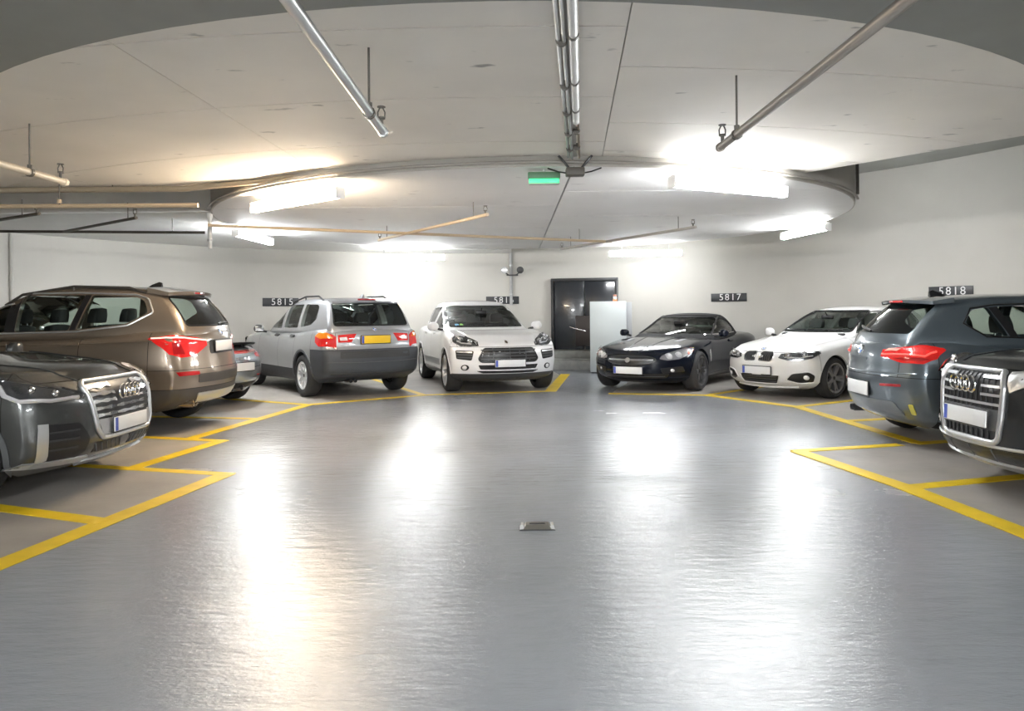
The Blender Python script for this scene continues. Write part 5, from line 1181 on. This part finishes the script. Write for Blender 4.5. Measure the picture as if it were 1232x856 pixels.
def build_left_suv():
    pm = paint('graphite_paint', (.062, .066, .066), .6, .28)
    P = {'wb': 2.601, 'tr': .345, 'arch': .045, 'mid': -.4, 'midr': -1.1, 'clad': True, 'val_mat': mat('grey_valance', (.12, .12, .12), .45),
     'body': {'xf': [(.2, 1.94), (.29, 2.08), (.42, 2.14), (.62, 2.14), (.78, 2.11), (.88, 2.03), (.93, 1.93)], 'xr': [(.25, -1.9), (.5, -2.04), (.8, -2.05), (1.0, -2.0)],
              'top': [(2.1, .83), (2.0, .90), (1.8, .965), (1.3, 1.04), (.85, 1.085), (.4, 1.07), (0, 1.06), (-1, 1.07), (-1.9, 1.06)], 'bot': [(-2.0, .28), (-1.6, .2), (0, .18), (1.7, .19), (2.1, .21)],
              'hw': [(2.12, .78), (1.85, .86), (1.55, .888), (1.3, .897), (.6, .885), (0, .885), (-.8, .89), (-1.3, .897), (-1.8, .86), (-2.05, .74)], 'sec': [(0, .86), (.10, .95), (.32, .99), (.55, 1), (.76, .99), (.9, .965), (1, .93)], 'r': .085, 'pf': (.26, 3.3), 'pr': (.22, 2.6), 'crown': .035},
     'cab': {'xf': [(.93, 1.12), (1.05, .86), (1.2, .56), (1.35, .24), (1.43, .02), (1.51, -.3)], 'xr': [(.95, -1.97), (1.15, -1.88), (1.3, -1.76), (1.42, -1.6), (1.51, -1.4)],
             'top': [(.9, 1.06), (.25, 1.35), (0, 1.435), (-.4, 1.495), (-.9, 1.505), (-1.4, 1.47), (-1.8, 1.40)], 'bot': [(-3, .96), (3, .96)], 'hw': [(1, .69), (.5, .76), (-.3, .785), (-1.2, .78), (-1.9, .69)], 'sec': GSEC, 'r': .08, 'pf': (.2, 2.2), 'pr': (.14, 2.4), 'crown': .04},
     'cut': {'xcowl': .88, 'xh': 2.1, 'yh0': .74, 'yh1': .72, 'zh': .885, 'xfb': 1.68, 'xd0': .80, 'xd1': -.25, 'xd2': -.92, 'zs': .33, 'xrb': -1.66, 'ztg': .7, 'ytg': .6, 'zval': .275}}
    c = Car(P, 'dark grey compact SUV with wavy chrome grille at the left edge', 'car', CARS['left_suv'][:2], CARS['left_suv'][2], zs=ZS.get('left_suv', 1))
    ws = rounded([(-.64, 1.075), (.64, 1.075), (.55, 1.42), (-.55, 1.42)], .05); rw = rounded([(-.55, 1.1), (.55, 1.1), (.5, 1.38), (-.5, 1.38)], .05)
    sg_ = [rounded([(.48, 1.06), (-.18, 1.07), (-.18, 1.41), (0, 1.39), (.18, 1.31)], .03), rounded([(-.3, 1.07), (-.95, 1.09), (-1.05, 1.38), (-.3, 1.41)], .03)]
    c.shells(pm, sg_, ws, rw)
    c.arches(M_DGREY, .04, .008); c.wheels(5, M_SILV, .70, True, .225)
    c.mirrors(.58, 1.07, pm, .83); c.handles((-.1, -.85), .93, pm)
    c.seats(.0, -.8, 1.27, .78); c.dash(.42, .72, 1.05, .6); c.rear_mirror(.2, 1.30)
    gr = [(.42, .865), (.47, .835), (.415, .50), (.355, .425), (-.355, .425), (-.415, .50), (-.47, .835), (-.42, .865)]
    frm = mat('frame_silver', (.58, .59, .60), .3, .8)
    g = ringed_front(c, rounded(gr, .02), frm, .020, [(.44, .82), (.435, .765), (.425, .71), (.415, .655), (.405, .60)], .024, .765, .055, .07, .16)
    c.patch('grille_insert', rounded([(-.405, .57), (.405, .57), (.355, .445), (-.355, .445)], .015), mat('insert_silver', (.42, .425, .43), .35, .6), 'F', 'b', .012, .01, 3, g)
    c.plate(.51, off=.024)
    for sg in (1, -1):
        v = c.patch('side_intake', rounded(sub([(.49, .34), (.47, .44), (.56, .575), (.80, .585), (.80, .315), (.56, .30)], sg), .02), M_BLACK, 'F', 'b', .004, .02, 4)
        for z in (.39, .46, .52): c.bar('intake_bar', (sg * .56, z), (sg * .78, z), .012, M_PLAS, 'F', .010, .012, v)
        c.patch('intake_blade', sub([(2.0, .80, .595), (1.95, .86, .595), (1.93, .865, .28), (2.0, .80, .28)], sg), frm, 'F', 'b', .012, .02, 2)
        c.bar('intake_blade', (sg * .44, .285), (sg * .84, .292), .04, frm, 'F', .014, .02)
        lo = c.patch('lower_intake', rounded(sub([(.05, .31), (.42, .315), (.40, .395), (.05, .395)], sg), .01), M_BLACK, 'F', 'b', .004, .012)
        for i in range(6):
            y = sg * (.09 + i * .06); c.loop('mesh_bar', [(y - .02 * sg, .32), (y + .02 * sg, .385)], .006, M_DGREY, 'F', 'b', .006, False, lo)
    c.bar('lower_lip', (-.46, .255), (.46, .255), .03, frm, 'F', .022, .03)
    c.headlamp([(2.06, .51, .752), (2.07, .50, .785), (2.0, .62, .845), (1.84, .76, .905), (1.62, .875, .965), (1.60, .885, .945), (1.70, .875, .80), (1.80, .85, .755), (1.93, .74, .735)], [(1.84, .77, .83), (1.95, .67, .80)], base=mat('lamp_black', (.09, .092, .095), .15, .5, coat=1), strip=[(2.04, .54, .762), (1.93, .73, .752), (1.80, .85, .765), (1.71, .87, .81), (1.63, .88, .93)], strip_r=.017, pr=.026)
    for sg in (1, -1): c.loop('hood_crease', [(2.0, sg * .42), (1.5, sg * .52), (.95, sg * .58)], .008, pm, 'T', 'b', .001, False)
    return c
def build_right_suv():
    pm = paint('black_grey_paint', (.024, .026, .028), .3, .3, .6, .4)
    P = {'wb': 2.603, 'tr': .352, 'arch': .045, 'mid': -.4, 'midr': -1.2, 'clad': False, 'val_mat': mat('dark_valance', (.05, .05, .052), .45),
     'body': {'xf': [(.2, 2.0), (.3, 2.15), (.5, 2.2), (.7, 2.2), (.85, 2.19), (.93, 2.16), (.98, 2.05)], 'xr': [(.25, -2.0), (.5, -2.16), (.8, -2.19), (1.05, -2.12)],
              'top': [(2.2, .90), (2.08, .965), (1.75, 1.03), (1.3, 1.065), (.9, 1.095), (.4, 1.08), (-1, 1.1), (-2.05, 1.1)], 'bot': [(-2.15, .28), (-1.7, .21), (0, .19), (1.8, .2), (2.15, .22)],
              'hw': [(2.18, .76), (1.9, .865), (1.6, .905), (1.3, .915), (.6, .905), (0, .905), (-.8, .91), (-1.3, .918), (-1.8, .88), (-2.19, .74)], 'sec': [(0, .86), (.10, .95), (.32, .985), (.55, 1), (.76, .985), (.9, .955), (1, .915)], 'r': .09, 'pf': (.32, 3.2), 'pr': (.24, 2.6), 'crown': .045},
     'cab': {'xf': [(1.0, 1.16), (1.1, .93), (1.28, .58), (1.45, .24), (1.54, .0), (1.61, -.3)], 'xr': [(1.0, -2.12), (1.2, -2.02), (1.38, -1.86), (1.5, -1.7), (1.61, -1.45)],
             'top': [(.95, 1.12), (.25, 1.45), (0, 1.54), (-.4, 1.595), (-.9, 1.60), (-1.5, 1.55), (-1.9, 1.47)], 'bot': [(-3, 1.02), (3, 1.02)], 'hw': [(1, .70), (.5, .78), (-.3, .80), (-1.2, .79), (-2, .70)], 'sec': GSEC, 'r': .08, 'pf': (.2, 2.2), 'pr': (.16, 2.4), 'crown': .04},
     'cut': {'xcowl': .92, 'xh': 2.15, 'yh0': .70, 'yh1': .74, 'zh': .945, 'xfb': 1.69, 'xd0': .80, 'xd1': -.25, 'xd2': -.92, 'zs': .33, 'xrb': -1.7, 'ztg': .75, 'ytg': .62, 'zval': .26}}
    c = Car(P, 'black-grey SUV with large silver framed grille at the right edge', 'car', CARS['right_suv'][:2], CARS['right_suv'][2], zs=ZS.get('right_suv', 1))
    ws = rounded([(-.65, 1.13), (.65, 1.13), (.55, 1.50), (-.55, 1.50)], .05); rw = rounded([(-.56, 1.15), (.56, 1.15), (.5, 1.45), (-.5, 1.45)], .05)
    sg_ = [rounded([(.52, 1.12), (-.18, 1.13), (-.18, 1.49), (0, 1.47), (.2, 1.39)], .03), rounded([(-.3, 1.13), (-.98, 1.15), (-1.08, 1.47), (-.3, 1.50)], .03)]
    c.shells(pm, sg_, ws, rw)
    c.arches(pm, .015, .006); c.wheels(5, M_SILV, .70, True, .235)
    c.mirrors(.60, 1.14, pm, .85); c.handles((-.1, -.88), .98, pm)
    c.seats(.0, -.8, 1.34, .84); c.dash(.45, .75, 1.11, .6); c.rear_mirror(.2, 1.37)
    frm = mat('frame_silver', (.58, .59, .60), .3, .8)
    gr = [(.31, .925), (.368, .82), (.355, .60), (.32, .455), (.285, .43), (-.285, .43), (-.32, .455), (-.355, .60), (-.368, .82), (-.31, .925)]
    g = ringed_front(c, rounded(gr, .02), frm, .021, [(.325, .885), (.35, .825), (.36, .765), (.352, .70)], .018, .83, .056, .068)
    for i in range(13):
        y = -.33 + i * .055; c.loop('grille_post', [(y, .66), (y, .91)], .004, M_PLAS, 'F', 'b', .008, False, g)
    c.patch('grille_insert', rounded([(-.345, .665), (.345, .665), (.33, .515), (-.33, .515)], .02), mat('plinth_grey', (.10, .105, .11), .4), 'F', 'b', .012, .01, 3, g)
    for i in range(11):
        y = -.29 + i * .058; c.loop('mesh_bar', [(y, .445), (y, .51)], .006, M_PLAS, 'F', 'b', .008, False, g)
    c.plate(.59, off=.024, tilt=-3)
    lo = c.patch('lower_intake', rounded([(-.52, .385), (.52, .385), (.44, .30), (-.44, .30)], .02), M_BLACK, 'F', 'b', .004, .02)
    for y in (-.25, 0, .25): c.loop('mesh_bar', [(y, .30), (y, .38)], .008, M_DGREY, 'F', 'b', .006, False, lo)
    c.bar('lower_lip', (-.58, .262), (.58, .262), .05, frm, 'F', .018, .03)
    c.loop('lip_edge', [(-.60, .41), (-.4, .405), (0, .40), (.4, .405), (.60, .41)], .012, frm, 'F', 'b', .006, False)
    for sg in (1, -1):
        c.patch('frame_wing', sub([(2.14, .38, .85), (2.10, .35, .935), (1.98, .56, .965), (1.96, .60, .91), (2.05, .50, .84), (2.12, .40, .79)], sg), frm, 'F', 'b', .010, .02, 2)
        v = c.patch('side_intake', rounded(sub([(.52, .42), (.56, .56), (.80, .57), (.80, .44)], sg), .03), M_BLACK, 'F', 'b', .004, .02)
        c.bar('intake_bar', (sg * .56, .50), (sg * .80, .50), .016, M_SILV, 'F', .016, .02, v)
        c.patch('fog_light', ellipse(sg * .68, .47, .035, .03), M_CLR, 'F', 'b', .01, .01, 3, v, bulge=.01)
    c.headlamp([(2.0, .57, .85), (1.98, .56, .955), (1.82, .72, .985), (1.62, .87, .985), (1.60, .89, .93), (1.76, .86, .84), (1.9, .74, .825)], [(1.87, .72, .90)], strip=[(1.98, .60, .86), (1.86, .76, .84), (1.72, .87, .88)], strip_r=.012)
    for sg in (1, -1): c.loop('hood_crease', [(2.0, sg * .40), (1.5, sg * .52), (.95, sg * .60)], .008, pm, 'T', 'b', .001, False)
    return c
def build_coupe():
    pm = paint('silver_blue_paint', (.36, .40, .43), .7, .3)
    P = {'wb': 2.45, 'tr': .335, 'arch': .04, 'mid': -.35, 'midr': -1.05,
     'body': {'xf': [(.15, 2.0), (.3, 2.12), (.5, 2.14), (.65, 2.05)], 'xr': [(.22, -1.95), (.35, -2.14), (.55, -2.2), (.72, -2.18), (.84, -2.08)],
              'top': [(2.1, .60), (1.8, .72), (1.2, .84), (.7, .88), (0, .88), (-.8, .90), (-1.4, .93), (-2.1, .86)], 'bot': [(-2.2, .26), (-1.6, .16), (0, .15), (1.6, .15), (2.1, .18)],
              'hw': [(2.1, .70), (1.6, .86), (1.2, .895), (.4, .87), (-.4, .88), (-1.2, .915), (-1.7, .88), (-2.2, .72)], 'sec': SEC, 'r': .10, 'pf': (.5, 2.3), 'pr': (.4, 2.3), 'crown': .06},
     'cab': {'xf': [(.80, .80), (.92, .56), (1.05, .26), (1.18, -.06), (1.28, -.4)], 'xr': [(.80, -1.85), (.92, -1.70), (1.05, -1.45), (1.18, -1.1), (1.28, -.8)],
             'top': [(.6, .95), (.1, 1.16), (-.2, 1.255), (-.6, 1.285), (-1.0, 1.22), (-1.5, 1.03), (-1.8, .90)], 'bot': [(-3, .80), (3, .80)], 'hw': [(.7, .66), (0, .72), (-.8, .70), (-1.7, .58)], 'sec': GSEC, 'r': .08, 'pf': (.2, 2.2), 'pr': (.25, 2.2), 'crown': .04},
     'cut': {'xcowl': .65, 'xh': 2.1, 'yh0': .60, 'yh1': .72, 'zh': .62, 'xfb': 1.62, 'xd0': .72, 'xd1': -.55, 'xd2': -.55, 'zs': .25, 'xrb': -1.64, 'ztg': .58, 'ytg': .62, 'xtg': -1.6}}
    c = Car(P, 'silver-blue coupe half hidden between the brown SUV and the silver-grey SUV', 'car', CARS['coupe'][:2], CARS['coupe'][2], zs=ZS.get('coupe', 1))
    ws = rounded([(-.6, .94), (.6, .94), (.5, 1.2), (-.5, 1.2)], .04); rw = rounded([(-.46, .98), (.46, .98), (.40, 1.18), (-.40, 1.18)], .05)
    c.shells(pm, [rounded([(.34, .93), (-.9, .94), (-1.0, 1.0), (-.6, 1.18), (-.25, 1.18), (-.05, 1.12)], .03)], ws, rw)
    c.arches(pm, .012, .004); c.wheels(5, M_SILV, .72, False, .255); c.mirrors(.38, .96, pm, .84); c.seats(-.15, -.9, 1.12, .62, rear=False, wheel_x=.2); c.handles((-.4,), .76, pm)
    spoiler(c, -1.66, .935, -2.06, .965, .60, M_BLACK, .03, .16, 'rear_spoiler')
    for sg in (1, -1): tube('spoiler_foot', [(-1.85, sg * .35, .86), (-1.88, sg * .35, .94)], .02, M_BLACK, c.root, 8)
    c.patch('light_bar', rounded([(-.62, .795), (.62, .795), (.66, .835), (-.66, .835)], .015), mat('bar_red', (.55, .05, .04), .15, coat=1), 'B', 'b', .006, .015)
    for sg in (1, -1):
        c.patch('tail_light', sub([(-2.08, .52, .76), (-2.04, .54, .84), (-1.85, .76, .85), (-1.72, .86, .83), (-1.82, .86, .75), (-1.98, .72, .74)], sg), M_RED, 'B', 'b', .006, .015, 3)
        c.patch('reflector', sub([(-2.12, .54, .42), (-2.12, .54, .445), (-2.0, .72, .445), (-2.0, .72, .42)], sg), M_RED, 'B', 'b', .006, .01, 2)
    for i in range(6):
        y = -.20 + i * .08; c.patch('letter', [(y - .025, .70), (y + .025, .70), (y + .025, .74), (y - .025, .74)], M_CHROME, 'B', 'b', .004, .006, 1)
    c.plate(.60, 'B', w=.52, h=.12, off=.014)
    c.patch('lower_insert', rounded([(-.55, .27), (.55, .27), (.6, .36), (-.6, .36)], .03), M_PLAS, 'B', 'b', .006, .02); c.exhaust(-2.12, (-.1, .1), .28, .04)
    return c
for b in (build_left_suv, build_brown, build_coupe, build_grey_estate, build_white_suv, build_convertible, build_white_hatch, build_grey_hatch, build_right_suv): b()
